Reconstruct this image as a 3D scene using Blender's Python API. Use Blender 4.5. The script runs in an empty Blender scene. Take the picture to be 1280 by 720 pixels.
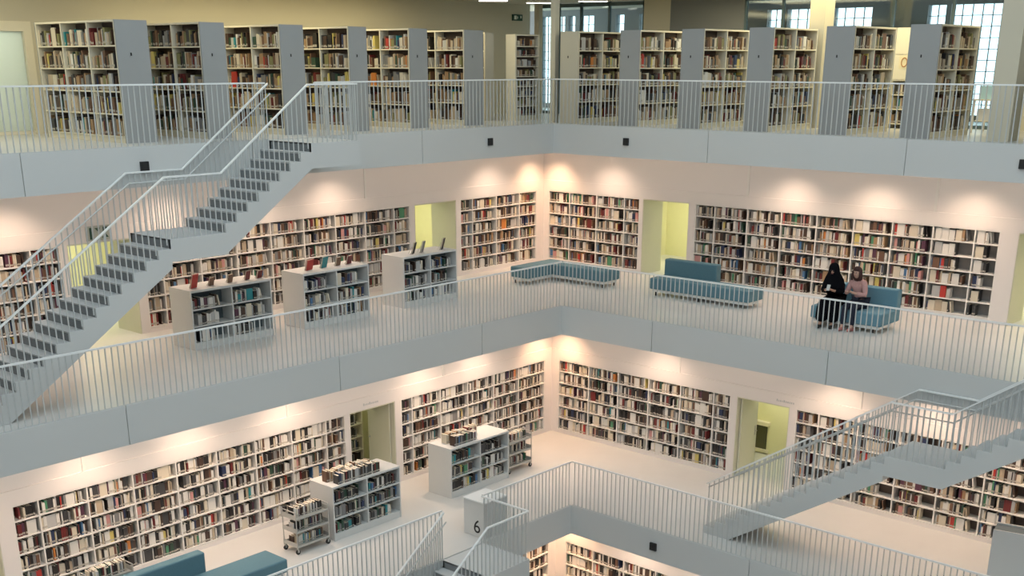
import bpy, bmesh, math, random
import numpy as np
from mathutils import Vector, Matrix
random.seed(11)
PI = math.pi
scene = bpy.context.scene
COL = scene.collection

# ------------------------------------------------------------------ levels
H = 4.2085            # storey height
T = 0.709             # slab thickness
ZA, ZB, ZC, ZD = 0.0, -H, -2 * H, -3 * H
EB = (1.761, 1.814)   # void corner of each gallery (x of right edge, y of left edge)
EC = (3.755, 3.832)
WA = (-5.2, -5.5)     # wall planes of each gallery
WB = (-3.333, -3.126)
WC = (-0.556, -0.412)
WD = (1.62, 1.62)
ST = 2.12             # height of the built-in shelving
CAM = Vector((24.0205, 20.0125, 1.4833))

# ------------------------------------------------------------------ materials
def mat(name, col, rough=0.6, metal=0.0, noise=0.0, nscale=6.0, emit=None, estr=0.0, spec=0.5, bump=0.0):
    m = bpy.data.materials.new(name); m.use_nodes = True
    nt = m.node_tree; b = nt.nodes['Principled BSDF']
    b.inputs['Base Color'].default_value = (*col, 1); b.inputs['Roughness'].default_value = rough
    b.inputs['Metallic'].default_value = metal
    b.inputs['Specular IOR Level'].default_value = spec
    tc = nt.nodes.new('ShaderNodeTexCoord'); nz = nt.nodes.new('ShaderNodeTexNoise')
    nz.inputs['Scale'].default_value = nscale; nz.inputs['Detail'].default_value = 4
    nt.links.new(tc.outputs['Object'], nz.inputs['Vector'])
    if noise > 0:
        mx = nt.nodes.new('ShaderNodeMixRGB'); mx.blend_type = 'MULTIPLY'; mx.inputs['Fac'].default_value = 1
        mx.inputs['Color1'].default_value = (*col, 1)
        rp = nt.nodes.new('ShaderNodeMapRange'); rp.inputs['To Min'].default_value = 1 - noise; rp.inputs['To Max'].default_value = 1.0 + noise * .3
        nt.links.new(nz.outputs['Fac'], rp.inputs['Value'])
        nt.links.new(rp.outputs['Result'], mx.inputs['Color2']); nt.links.new(mx.outputs['Color'], b.inputs['Base Color'])
    if bump > 0:
        bp = nt.nodes.new('ShaderNodeBump'); bp.inputs['Strength'].default_value = bump
        nt.links.new(nz.outputs['Fac'], bp.inputs['Height']); nt.links.new(bp.outputs['Normal'], b.inputs['Normal'])
    if emit:
        b.inputs['Emission Color'].default_value = (*emit, 1); b.inputs['Emission Strength'].default_value = estr
    return m

M = {}
M['fascia'] = mat('grey_white_fascia_paint', (.60, .615, .605), .55, noise=.04, nscale=.6)
M['wall'] = mat('white_wall_paint', (.80, .765, .74), .7, noise=.03, nscale=.8)
M['ceil'] = mat('white_ceiling_paint', (.80, .77, .73), .8, noise=.03)
M['floor'] = mat('pale_polished_floor', (.66, .655, .63), .38, noise=.08, nscale=1.3)
M['shelf'] = mat('white_shelf_board', (.80, .785, .75), .45, noise=.03)
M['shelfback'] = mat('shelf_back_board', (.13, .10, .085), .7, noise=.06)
M['cream'] = mat('cream_shelf_board', (.80, .75, .60), .5, noise=.04)
M['greypanel'] = mat('grey_end_panel', (.34, .35, .345), .5, noise=.05, nscale=2)
M['beige_creamlit'] = mat('beige_or_creamlit_end_panel', (.58, .54, .43), .5, noise=.05, nscale=2)  # on the first right stack this paints warm light onto a grey panel
M['casegrey'] = mat('pale_grey_cabinet_paint', (.66, .67, .655), .45, noise=.03)
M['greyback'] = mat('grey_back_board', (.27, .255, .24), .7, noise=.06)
M['caseback'] = mat('blue_grey_cabinet_back', (.10, .135, .15), .6, noise=.05)
M['rail'] = mat('white_steel_rail', (.84, .86, .85), .35, metal=0.0, noise=.03)
M['bar'] = mat('painted_steel_baluster', (.53, .55, .54), .4, noise=.03)
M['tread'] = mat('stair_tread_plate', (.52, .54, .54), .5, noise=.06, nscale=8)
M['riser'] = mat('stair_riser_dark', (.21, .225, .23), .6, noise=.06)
M['blue'] = mat('petrol_blue_upholstery', (.105, .215, .265), .8, noise=.12, nscale=30, bump=.1)
M['lightblue'] = mat('sky_blue_upholstery', (.125, .26, .33), .8, noise=.12, nscale=30, bump=.1)
M['plinth'] = mat('white_bench_base', (.75, .75, .72), .4)
M['black'] = mat('black_plastic', (.012, .012, .013), .5)
M['blacksign'] = mat('black_sign_paint', (.01, .01, .01), .6)
M['metal'] = mat('trolley_grey_metal', (.50, .50, .47), .35, metal=.3, noise=.05)
M['rubber'] = mat('black_rubber', (.03, .03, .03), .8)
M['roomyel'] = mat('pale_yellow_room_paint', (.80, .78, .50), .7, noise=.03)
M['roomgreen'] = mat('pale_green_room_paint', (.66, .66, .53), .7, noise=.03)
M['voidshade'] = mat('dark_olive_void_shade', (.09, .09, .05), .7)  # shade of an unlit opening, put into the colour of a flat sheet
M['awall'] = mat('cream_upper_wall_paint', (.62, .58, .455), .8, noise=.05, nscale=.7)
M['greywall'] = mat('slate_grey_wall_paint', (.215, .225, .23), .7, noise=.06, nscale=1)
M['frame'] = mat('dark_teal_window_frame', (.10, .15, .165), .4)
M['lampglow'] = mat('lamp_diffuser', (1, 1, 1), .4, emit=(1, .95, .78), estr=7)
M['lamphouse'] = mat('lamp_housing', (.75, .75, .7), .4)
M['page'] = mat('book_page_edges', (.72, .66, .54), .8, noise=.1, nscale=60)
M['label'] = mat('beige_spine_label', (.46, .43, .37), .6)
M['paper'] = mat('poster_paper', (.80, .72, .50), .8)
M['ink'] = mat('poster_orange_ink', (.42, .20, .07), .8)
M['signgreen'] = mat('exit_sign_green', (.012, .06, .035), .5)
M['signwhite'] = mat('exit_sign_white', (.8, .85, .75), .5)
M['signlight'] = mat('pale_sign_plate', (.42, .44, .38), .5)
M['skin'] = mat('skin', (.46, .27, .19), .55, noise=.05)
M['skin2'] = mat('light_skin', (.55, .34, .26), .55, noise=.05)
M['blackcloth'] = mat('black_cloth', (.006, .006, .008), 1.0, spec=.08, noise=.2, nscale=20)
M['darkblue'] = mat('dark_blue_cloth', (.018, .022, .04), .9, noise=.2, nscale=20)
M['pink'] = mat('dusty_pink_knit', (.55, .32, .30), .9, noise=.25, nscale=25)
M['hair'] = mat('dark_red_brown_hair', (.045, .012, .010), .6, noise=.3, nscale=40)
M['hairblack'] = mat('black_hair', (.006, .005, .006), .9, spec=.1)
M['jeans'] = mat('blue_trousers', (.03, .055, .10), .9, noise=.2, nscale=30)
M['shoe'] = mat('black_shoe', (.015, .015, .015), .5)
M['pinkshoe'] = mat('pink_shoe', (.50, .20, .18), .6)
M['phone'] = mat('phone_case', (.55, .55, .52), .4)
M['blindblue'] = mat('pale_blue_blind', (.42, .62, .70), .6)

def glass_mat(name, tint, mix):
    m = bpy.data.materials.new(name); m.use_nodes = True; nt = m.node_tree
    for n in list(nt.nodes): nt.nodes.remove(n)
    o = nt.nodes.new('ShaderNodeOutputMaterial'); t = nt.nodes.new('ShaderNodeBsdfTransparent'); g = nt.nodes.new('ShaderNodeBsdfGlossy')
    t.inputs['Color'].default_value = (*tint, 1); g.inputs['Roughness'].default_value = .05
    x = nt.nodes.new('ShaderNodeMixShader'); x.inputs['Fac'].default_value = mix
    nt.links.new(t.outputs[0], x.inputs[1]); nt.links.new(g.outputs[0], x.inputs[2]); nt.links.new(x.outputs[0], o.inputs[0])
    return m
M['glass'] = glass_mat('clear_window_glass', (.90, .95, .96), .06)
M['glassdim'] = glass_mat('clear_partition_glass', (.82, .88, .89), .06)
def frosted(name, col):
    m = bpy.data.materials.new(name); m.use_nodes = True; nt = m.node_tree
    for n in list(nt.nodes): nt.nodes.remove(n)
    o = nt.nodes.new('ShaderNodeOutputMaterial'); t = nt.nodes.new('ShaderNodeBsdfTranslucent'); g = nt.nodes.new('ShaderNodeBsdfDiffuse')
    t.inputs['Color'].default_value = (*col, 1); g.inputs['Color'].default_value = (*col, 1)
    x = nt.nodes.new('ShaderNodeMixShader'); x.inputs['Fac'].default_value = .35
    nt.links.new(t.outputs[0], x.inputs[1]); nt.links.new(g.outputs[0], x.inputs[2]); nt.links.new(x.outputs[0], o.inputs[0])
    return m
M['frosted'] = frosted('frosted_door_glass', (.84, .88, .82))

# book cover colours
PAL = [('white', (.76, .74, .69)), ('cream', (.70, .63, .50)), ('pale grey', (.50, .50, .49)), ('beige', (.52, .42, .30)),
       ('black', (.018, .016, .016)), ('charcoal', (.05, .05, .052)), ('dark brown', (.065, .036, .025)), ('brown', (.17, .09, .055)),
       ('dark red', (.16, .022, .022)), ('red', (.50, .045, .035)), ('pink', (.60, .30, .28)), ('orange', (.62, .22, .05)),
       ('yellow', (.66, .54, .16)), ('dark green', (.03, .075, .05)), ('green', (.08, .28, .15)), ('dark blue', (.025, .04, .10)),
       ('blue', (.08, .19, .36)), ('teal', (.03, .26, .29)), ('grey', (.22, .22, .22)), ('plum', (.11, .04, .07)), ('olive', (.24, .23, .10)),
       ('tan', (.38, .24, .13))]
PN = [p[0] for p in PAL]
BM = [mat('book_cover_' + n.replace(' ', '_'), c, .5, noise=.12, nscale=40) for n, c in PAL]
def weights(**k): return [k.get(n.replace(' ', '_'), 0) for n in PN]
W_LOW = weights(white=24, cream=11, pale_grey=6, beige=4, black=15, charcoal=11, dark_brown=9, brown=4, dark_red=4, red=.7, pink=1, orange=.5, yellow=.5, dark_green=2, green=.5, dark_blue=3, blue=.8, teal=.6, grey=5, plum=2)
W_MID = weights(white=17, cream=13, pale_grey=8, beige=9, black=9, charcoal=9, dark_brown=12, brown=8, dark_red=6, red=1.2, pink=2.5, orange=.8, yellow=.8, dark_green=2, green=1, dark_blue=3, blue=2, grey=6, tan=4, plum=3)
W_TOP = weights(white=4, cream=10, pale_grey=4, beige=14, black=8, charcoal=8, dark_brown=12, brown=10, dark_red=5, red=.8, orange=1.2, yellow=2, dark_green=4, olive=7, dark_blue=2, teal=1, grey=6, tan=10)
W_DARK = weights(white=5, cream=2, pale_grey=5, black=22, charcoal=20, dark_brown=7, grey=12, dark_green=3, dark_blue=6, blue=2, teal=2, plum=3, dark_red=2, green=1, yellow=1)

# ------------------------------------------------------------------ object helpers
def prop(o, label=None, cat=None, group=None, kind=None):
    if label: o['label'] = label
    if cat: o['category'] = cat
    if group: o['group'] = group
    if kind: o['kind'] = kind
    return o
def empty(name, loc, label, cat, group=None, rot=0):
    o = bpy.data.objects.new(name, None); COL.objects.link(o); o.location = loc; o.rotation_euler = (0, 0, rot)
    o.empty_display_size = .1
    return prop(o, label, cat, group)

class MB:
    """collects boxes, prisms and tubes in world coordinates and links them as one mesh"""
    def __init__(s): s.v = []; s.f = []; s.m = []
    def box(s, a, b, mi=0):
        x0, x1 = sorted((a[0], b[0])); y0, y1 = sorted((a[1], b[1])); z0, z1 = sorted((a[2], b[2])); n = len(s.v)
        s.v += [(x0, y0, z0), (x1, y0, z0), (x1, y1, z0), (x0, y1, z0), (x0, y0, z1), (x1, y0, z1), (x1, y1, z1), (x0, y1, z1)]
        for q in ((0, 3, 2, 1), (4, 5, 6, 7), (0, 1, 5, 4), (1, 2, 6, 5), (2, 3, 7, 6), (3, 0, 4, 7)):
            s.f.append(tuple(n + i for i in q)); s.m.append(mi)
        return s
    def prism(s, poly, axis, a, b, mi=0):
        """poly = list of (u, z); axis 'x': u runs along x, extruded along y from a to b; axis 'y': the other way"""
        n = len(s.v); k = len(poly)
        for d in (a, b):
            for u, z in poly: s.v.append((u, d, z) if axis == 'x' else (d, u, z))
        s.f.append(tuple(n + i for i in range(k))[::-1]); s.m.append(mi)
        s.f.append(tuple(n + k + i for i in range(k))); s.m.append(mi)
        for i in range(k):
            j = (i + 1) % k; s.f.append((n + i, n + j, n + k + j, n + k + i)); s.m.append(mi)
        return s
    def tube(s, p, q, r, seg=8, mi=0, r2=None):
        p = Vector(p); q = Vector(q); d = (q - p).normalized(); r2 = r if r2 is None else r2
        u = d.cross(Vector((0, 0, 1)));
        if u.length < 1e-4: u = Vector((1, 0, 0))
        u.normalize(); w = d.cross(u); n = len(s.v)
        for c, rr in ((p, r), (q, r2)):
            for i in range(seg):
                a = 2 * PI * i / seg; s.v.append(tuple(c + u * math.cos(a) * rr + w * math.sin(a) * rr))
        for i in range(seg):
            j = (i + 1) % seg; s.f.append((n + i, n + j, n + seg + j, n + seg + i)); s.m.append(mi)
        s.f.append(tuple(n + i for i in range(seg))[::-1]); s.f.append(tuple(n + seg + i for i in range(seg))); s.m += [mi, mi]
        return s
    def build(s, name, mats, parent=None, bevel=0.0, local=None):
        """vertices are world coordinates; with a parent they are stored relative to it"""
        me = bpy.data.meshes.new(name)
        if not isinstance(mats, (list, tuple)): mats = [mats]
        inv = None
        vs = s.v
        if parent is not None:
            mw = Matrix.Translation(parent.location) @ parent.rotation_euler.to_matrix().to_4x4()
            pp = parent.parent
            while pp is not None:
                mw = (Matrix.Translation(pp.location) @ pp.rotation_euler.to_matrix().to_4x4()) @ mw; pp = pp.parent
            if local is None:
                inv = mw.inverted(); vs = [tuple(inv @ Vector(v)) for v in s.v]
        me.from_pydata(vs, [], s.f)
        for m in mats: me.materials.append(m)
        for p, mi in zip(me.polygons, s.m): p.material_index = mi
        bm = bmesh.new(); bm.from_mesh(me); bmesh.ops.recalc_face_normals(bm, faces=bm.faces)
        if bevel > 0:
            bmesh.ops.bevel(bm, geom=[e for e in bm.edges], offset=bevel, segments=3, affect='EDGES', profile=.5)
        bm.to_mesh(me); bm.free()
        o = bpy.data.objects.new(name, me); COL.objects.link(o)
        if parent is not None: o.parent = parent
        return o
def struct(name, mb, mats, bevel=0):
    return prop(mb.build(name, mats, None, bevel), kind='structure')

class Fr:
    """frame of a wall-like face: axis 'x' runs along x and faces +y, axis 'y' runs along y and faces +x.  s along, d out of the wall."""
    def __init__(s, axis, plane): s.a = axis; s.p = plane
    def __call__(s, u, d, z): return (u, s.p + d, z) if s.a == 'x' else (s.p + d, u, z)
    def box(s, mb, u0, u1, d0, d1, z0, z1, mi=0): mb.box(s(u0, d0, z0), s(u1, d1, z1), mi); return mb

# ------------------------------------------------------------------ books: a list first, objects later
BOOKS = []   # dict(c=centre of base at the spine plane, ...)
def add_book(fr, u, d, z, w, h, dep, ci, lean=0.0, face=False, where=None, bay=0, row=0, yaw=None, flat=False):
    BOOKS.append(dict(fr=fr, u=u, d=d, z=z, w=w, h=h, dep=dep, ci=ci, lean=lean, face=face, where=where, bay=bay, row=row, yaw=yaw, idx=0))
def fill_cell(fr, u0, u1, d, z, hmax, wts, where, bay, row, depth=.20, fill=(.72, 1.0), facechance=.05, wr=(.015, .042), hr=(.66, .92)):
    """upright books on one shelf of one bay"""
    first = len(BOOKS)
    if u1 - u0 < .1: return
    L = (u1 - u0) - .03; use = L * random.uniform(*fill)
    start = u0 + .012
    flip = fr.a == 'x'        # the photo's left is at larger x on the left walls
    x = 0.0
    run = 0; ci = 0; hh = .7
    if random.random() < .12: x += random.uniform(.0, .12)
    while True:
        if x < use - .2 and random.random() < facechance * .35:
            w = random.uniform(.13, .19); h = hmax * random.uniform(.72, .9)
            ci2 = random.choices(range(len(PAL)), [a * b for a, b in zip(wts, [5, 3, 1, 1, .3, .3, .3, .5, .8, 1.0, 1, .8, .4, .5, .8, .5, .8, .8, .5, .3, .4, .5])])[0]
            if x + w > L: break
            cu = x + w / 2
            uu = (u1 - .012 - cu) if flip else (start + cu)
            add_book(fr, uu, d - .02, z, w, h, .03, ci2, face=True, where=where, bay=bay, row=row)
            x += w + .008; continue
        w = random.uniform(*wr)
        if random.random() < .12: w *= 1.4
        if run <= 0:
            run = random.choice((1, 1, 1, 1, 2, 2, 3)); ci = random.choices(range(len(PAL)), wts)[0]; hh = random.uniform(*hr)
            dd = random.uniform(.0, .035)
        run -= 1
        if x + w > use: break
        h = hmax * min(.94, max(.5, hh + random.uniform(-.03, .03)))
        cu = x + w / 2
        uu = (u1 - .012 - cu) if flip else (start + cu)
        add_book(fr, uu, d - dd, z, w * .95, h, depth * random.uniform(.75, .95), ci, where=where, bay=bay, row=row)
        x += w
        if random.random() < .03: x += random.uniform(.02, .09); run = 0
    # last one may lean on the others
    if len(BOOKS) > first and x < L - .10 and random.random() < .4 and not BOOKS[-1]['face']:
        b = BOOKS[-1]; b['lean'] = .16; b['u'] += (-1 if flip else 1) * (b['h'] * .17 + .004)
    for i, b in enumerate(BOOKS[first:]): b['idx'] = i + 1

# ------------------------------------------------------------------ slabs, floors, fascias
XF, YF = 30.0, 26.0     # how far the galleries run towards the near side
def level(z, edge, wall, seamsL, seamsR, openL=None):
    ex, ey = edge
    # floor finish and slab body, L shaped
    mb = MB(); mb.box((wall[0] - 3.6, wall[1] - 3.6, z - .06), (XF, ey - .02, z)); mb.box((wall[0] - 3.6, ey - .02, z - .06), (ex - .02, YF, z))
    struct('floor', mb, M['floor'])
    mb = MB(); mb.box((wall[0] - 3.6, wall[1] - 3.6, z - T + .004), (XF, ey - .03, z - .06)); mb.box((wall[0] - 3.6, ey - .03, z - T + .004), (ex - .03, YF, z - .06))
    struct('ceiling', mb, M['ceil'])
    # fascia panels with open joints
    g = .009
    mb = MB(); cuts = [ex] + list(seamsL) + [XF]
    for a, b in zip(cuts, cuts[1:]): mb.box((a + (g if a != ex else -.03), ey - .03, z - T), (b - g, ey, z + .012))
    struct('trim_1', mb, M['fascia'])
    mb = MB(); cuts = [ey] + list(seamsR) + [YF]
    for a, b in zip(cuts, cuts[1:]): mb.box((ex - .03, a + (g if a != ey else 0), z - T), (ex, b - g, z + .012))
    struct('trim_2', mb, M['fascia'])
level(ZA, (0, 0), WA, [4.68, 9.4, 14.22], [4.67, 9.47, 14.2])
level(ZB, EB, WB, [4.66, 8.94, 13.81, 18], [4.55, 9.04, 13.8])
level(ZC, EC, WC, [8.94, 13.8], [8.68, 13.4])
mb = MB(); mb.box((-3, -3, ZD - .2), (XF, YF, ZD)); struct('floor', mb, M['floor'])
# the rest of the hall: near walls and the roof over the void
ZR = 8.0
mb = MB(); mb.box((XF, -9.2, ZD - .2), (XF + .2, YF + .2, ZR)); struct('wall_near_left', mb, M['wall'])
mb = MB(); mb.box((-9.2, YF, ZD - .2), (XF, YF + .2, ZR)); struct('wall_near_right', mb, M['wall'])
mb = MB(); mb.box((-2, -2, ZR), (XF + .2, YF + .2, ZR + .2)); struct('ceiling', mb, M['wall'])
mb = MB(); mb.box((-2, -2, 3.17), (XF, -1.9, ZR)); struct('wall_left', mb, M['fascia'])
mb = MB(); mb.box((-2, -1.9, 3.17), (-1.9, YF, ZR)); struct('wall_right', mb, M['fascia'])

# ------------------------------------------------------------------ walls of the book galleries
def gallery_wall(side, fr, z, corner, shelves, doors, end, upto):
    """solid wall with recesses for built-in shelving and door openings"""
    mb = MB(); B = fr.box
    # spandrel above, and a slightly proud band over the shelving
    B(mb, corner - .95, end, -.95, -.03, z + 2.42, z + upto)
    B(mb, corner - .95, end, -.95, 0, z + ST, z + 2.42)
    marks = sorted([(a, b, 's') for a, b in shelves] + [(a, b, 'd') for a, b in doors])
    x = corner - .95
    for a, b, k in marks:
        if a > x: B(mb, x, a, -.95, 0, z, z + ST)
        if k == 's':
            B(mb, a, b, -.95, -.32, z + .09, z + ST)
            B(mb, a, b, -.95, 0, z, z + .09)
        x = b
    if x < end: B(mb, x, end, -.95, 0, z, z + ST)
    o = struct('wall_' + side, mb, M['wall'])
    mb = MB()
    for s in [v for v in (seam_of[id(fr)] if id(fr) in seam_of else [])]:
        B(mb, s - .03, s + .03, -.03, -.012, z + 2.42, z + upto)
    if mb.v: struct('trim_3', mb, M['shelf'])
    return o
seam_of = {}
FBL, FBR = Fr('x', WB[1]), Fr('y', WB[0])
FCL, FCR = Fr('x', WC[1]), Fr('y', WC[0])
FDL, FDR = Fr('x', WD[1]), Fr('y', WD[0])
seam_of[id(FBL)] = [3.7, 8.7, 13.7]; seam_of[id(FBR)] = [3.83, 8.86, 13.8]
seam_of[id(FCL)] = [3.71, 8.63, 13.58]; seam_of[id(FCR)] = [3.82, 8.8]
UP = H - T
BL_S = [(-3.02, .25), (2.18, 10.22), (12.10, 18.0)]; BL_D = [(.42, 2.0), (10.42, 11.95)]
BR_S = [(-2.93, .41), (2.25, 10.45), (12.5, 16.5)]; BR_D = [(.52, 2.05), (10.85, 12.35)]
CL_S = [(-.26, 5.22), (7.0, 15.1), (17.1, 19.5)]; CL_D = [(5.42, 6.86), (15.4, 16.9)]
CR_S = [(-.17, 5.40), (7.2, 15.2)]; CR_D = [(5.58, 7.03), (15.6, 17.1)]
DL_S = [(1.9, 6.1)]; DR_S = [(1.95, 7.1)]
gallery_wall('left', FBL, ZB, WB[0], BL_S, BL_D, XF, UP)
gallery_wall('right', FBR, ZB, WB[1], BR_S, BR_D, YF, UP)
gallery_wall('left', FCL, ZC, WC[0], CL_S, CL_D, XF, UP)
gallery_wall('right', FCR, ZC, WC[1], CR_S, CR_D, YF, UP)
gallery_wall('left', FDL, ZD, WD[0], DL_S, [], XF, UP)
gallery_wall('right', FDR, ZD, WD[1], DR_S, [], YF, UP)

def built_in(fr, z, a, b, ups, label, where, wts, rows=6, back='shelfback', fill=(.84, 1.0), special=None, facechance=.05):
    """a fitted bookcase: back board, side and inner uprights, one board per row"""
    e = empty('wall_bookcase', fr((a + b) / 2, -.3, z + .09), label, 'bookcase', 'white built-in bookcases in the gallery walls')
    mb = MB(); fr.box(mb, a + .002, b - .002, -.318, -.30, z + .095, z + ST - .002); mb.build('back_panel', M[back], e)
    th = .028
    cuts = [a + .002] + list(ups) + [b - .002]
    for i, c in enumerate(cuts):
        c0 = c if i == 0 else (c - th if i == len(cuts) - 1 else c - th / 2)
        mb = MB(); fr.box(mb, c0, c0 + th, -.30, -.004, z + .095, z + ST - .002); mb.build('upright', M['shelf'], e)
    p = (ST - .10) / rows
    for r in range(rows + 1):
        zz = z + .095 + r * p
        if r == rows: zz = z + ST - .002 - th
        mb = MB()
        for i in range(len(cuts) - 1):
            u0 = cuts[i] + (th if i == 0 else th / 2); u1 = cuts[i + 1] - (th if i == len(cuts) - 2 else th / 2)
            fr.box(mb, u0, u1, -.30, -.008, zz, zz + th)
        mb.build('shelf', M['shelf'], e)
    nb = len(cuts) - 1
    for r in range(rows):
        zz = z + .095 + r * p + th
        for i in range(nb):
            u0 = cuts[i] + th; u1 = cuts[i + 1] - th
            bay = (nb - i) if fr.a == 'x' else (i + 1)
            row = rows - r
            fl, wt = fill, wts; fc = facechance
            if special:
                fl, wt = special(i, r, u0, fl, wt)
                if fl[1] < .9: fc = 1.2
            if fl[1] <= 0: continue
            fill_cell(fr, u0, u1, -.03, zz + .001, p - th, wt, where, bay, row, fill=fl, facechance=fc)
    return e
def ups(a, b, off):
    r = []; k = math.floor(a) - 1
    while k + off < b - .12:
        if k + off > a + .12: r.append(k + off)
        k += 1
    return r
def sp_bright(i, r, u, fl, wt):   # right end of the long right wall of the upper book gallery: sparse shelves
    if u > 9.7: return ((.35, .7), W_MID)
    if u > 8.6: return ((.6, .88), W_MID)
    return fl, wt
built_in(FBL, ZB, *BL_S[0], ups(*BL_S[0], .75), 'short white built-in bookcase left of the corner on the upper book gallery', 'upper corner left bookcase', W_MID)
built_in(FBL, ZB, *BL_S[1], ups(*BL_S[1], .75), 'long white built-in bookcase behind the three grey display cases', 'upper left long wall bookcase', W_MID)
built_in(FBL, ZB, *BL_S[2], ups(*BL_S[2], .75), 'white built-in bookcase behind the foot of the left staircase', 'bookcase behind left staircase', W_MID)
built_in(FBR, ZB, *BR_S[0], ups(*BR_S[0], .87), 'short white built-in bookcase right of the corner on the upper book gallery', 'upper corner right bookcase', W_MID)
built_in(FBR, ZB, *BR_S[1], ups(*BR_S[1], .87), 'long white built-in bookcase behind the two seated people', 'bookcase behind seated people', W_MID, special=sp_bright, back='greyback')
built_in(FBR, ZB, *BR_S[2], ups(*BR_S[2], .87), 'white built-in bookcase beyond the far right yellow doorway', 'far right upper bookcase', W_MID)
built_in(FCL, ZC, *CL_S[0], ups(*CL_S[0], .84), 'white built-in bookcase left of the corner on the lower book gallery', 'lower corner left bookcase', W_LOW, fill=(.93, 1.0))
built_in(FCL, ZC, *CL_S[1], ups(*CL_S[1], .58), 'long white built-in bookcase behind the trolley and sofa at lower left', 'lower left wall bookcase', W_LOW, fill=(.93, 1.0))
built_in(FCL, ZC, *CL_S[2], [], 'white built-in bookcase beyond the lower left doorway', 'far lower left bookcase', W_LOW)
built_in(FCR, ZC, *CR_S[0], ups(*CR_S[0], .9), 'white built-in bookcase right of the corner on the lower book gallery', 'lower corner right bookcase', W_LOW, fill=(.93, 1.0))
built_in(FCR, ZC, *CR_S[1], ups(*CR_S[1], .8), 'long white built-in bookcase behind the lower right staircase', 'lower right wall bookcase', W_MID, fill=(.6, 1.0))
built_in(FDL, ZD, *DL_S[0], ups(*DL_S[0], .8), 'small piece of white bookcase left of the bottom corner', 'bottom left bookcase', W_LOW)
built_in(FDR, ZD, *DR_S[0], ups(*DR_S[0], .87), 'white bookcase right of the bottom corner under the lower gallery', 'bottom right bookcase', W_LOW)

# ------------------------------------------------------------------ rooms behind the doorways
def back_room(fr, z, a, b, m1, m2, depth=2.6, power=60, kind=0, col=(1, .97, .74)):
    mb = MB(); B = fr.box; d0 = -.95; d1 = -.95 - depth; a0 = a - 1.6; b0 = b + .5; h = 2.5
    B(mb, a0, b0, d1 - .05, d1, z, z + h, 0)                     # end wall
    B(mb, a0 - .05, a0, d1, d0, z, z + h, 0); B(mb, b0, b0 + .05, d1, d0, z, z + h, 1)
    B(mb, a0, b0, d1, d0, z + h, z + h + .05, 0)
    B(mb, a0, a - .0, d0 - .05, d0 - .001, z, z + h, 0); B(mb, b, b0, d0 - .05, d0 - .001, z, z + h, 0)
    o = struct('wall_back', mb, [m1, m2])
    # jamb lining of the deep opening
    mb = MB(); B(mb, a, a + .02, -.95, -.012, z, z + ST - .03, 0); B(mb, b - .02, b, -.95, -.012, z, z + ST - .03, 0)
    B(mb, a, b, -.95, -.012, z + ST - .03, z + ST - .001, 0); struct('door_1', mb, [M['roomgreen']])
    li = bpy.data.lights.new('room_light', 'AREA'); li.energy = power; li.color = col; li.size = 1.0
    lo = bpy.data.objects.new('room_light', li); COL.objects.link(lo); lo.location = fr((a + b) / 2 - .5, d0 - depth * .5, z + h - .06)
    return o
back_room(FBL, ZB, *BL_D[0], M['roomyel'], M['roomgreen'], power=52)
back_room(FBL, ZB, *BL_D[1], M['roomyel'], M['roomgreen'], power=46)
back_room(FBR, ZB, *BR_D[0], M['roomyel'], M['roomgreen'], power=52)
back_room(FBR, ZB, *BR_D[1], M['roomyel'], M['roomgreen'], power=52)
back_room(FCL, ZC, *CL_D[0], M['roomyel'], M['roomgreen'], power=9, depth=1.0)
back_room(FCL, ZC, *CL_D[1], M['roomgreen'], M['roomgreen'], power=14)
back_room(FCR, ZC, *CR_D[0], M['roomyel'], M['roomgreen'], power=20, depth=1.3)
# open door leaf, inner bookcase behind the lower left doorway
def door_leaf(fr, z, u, d0, d1, label):
    e = empty('door_leaf', fr(u, d0, z), label, 'door', 'pale door leaves in the lower gallery')
    mb = MB(); fr.box(mb, u, u + .045, d1, d0, z + .01, z + 2.06); mb.build('panel', M['roomgreen'], e)
    mb = MB(); fr.box(mb, u - .012 if fr.a == 'x' else u + .045, u if fr.a == 'x' else u + .057, d1 + .05, d1 + .1, z + .95, z + 1.2); 
    fr.box(mb, u + .045, u + .09, d1 + .05, d1 + .075, z + 1.05, z + 1.08); mb.build('handle', M['metal'], e)
door_leaf(FCL, ZC, 5.46, -.14, -.92, 'pale door leaf standing open in the lower left doorway')
door_leaf(FCR, ZC, 5.62, -.14, -.92, 'pale door leaf standing open in the lower right doorway')
# tall shelf seen through the lower left doorway
e = empty('inner_bookcase', FCL(5.4, -1.8, ZC), 'small dark bookcase seen through the lower left doorway', 'bookcase')
mb = MB(); FCL.box(mb, 5.08, 5.95, -1.92, -1.9, ZC, ZC + 2.2); FCL.box(mb, 5.05, 5.08, -1.92, -1.65, ZC, ZC + 2.2); FCL.box(mb, 5.95, 5.98, -1.92, -1.65, ZC, ZC + 2.2); mb.build('frame', M['cream'], e)
for r in range(6):
    mb = MB(); FCL.box(mb, 5.08, 5.95, -1.9, -1.65, ZC + .1 + r * .345, ZC + .125 + r * .345); mb.build('shelf', M['cream'], e)
    if r < 6: fill_cell(FCL, 5.08, 5.95, -1.67, ZC + .127 + r * .345, .3, W_DARK, 'inner bookcase in lower left doorway', 1, 6 - r)
# interior opening seen through the lower right doorway: a dark sheet paints the shade of the void, with cream ledges
mb = MB(); FCR.box(mb, 4.66, 5.25, -2.245, -2.235, ZC + .12, ZC + .76); struct('window_1', mb, M['voidshade'])
mb = MB(); FCR.box(mb, 4.3, 5.32, -2.248, -2.10, ZC + .80, ZC + .90); FCR.box(mb, 4.6, 5.32, -2.248, -2.18, ZC + .04, ZC + .12); struct('trim_4', mb, M['cream'])

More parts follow.
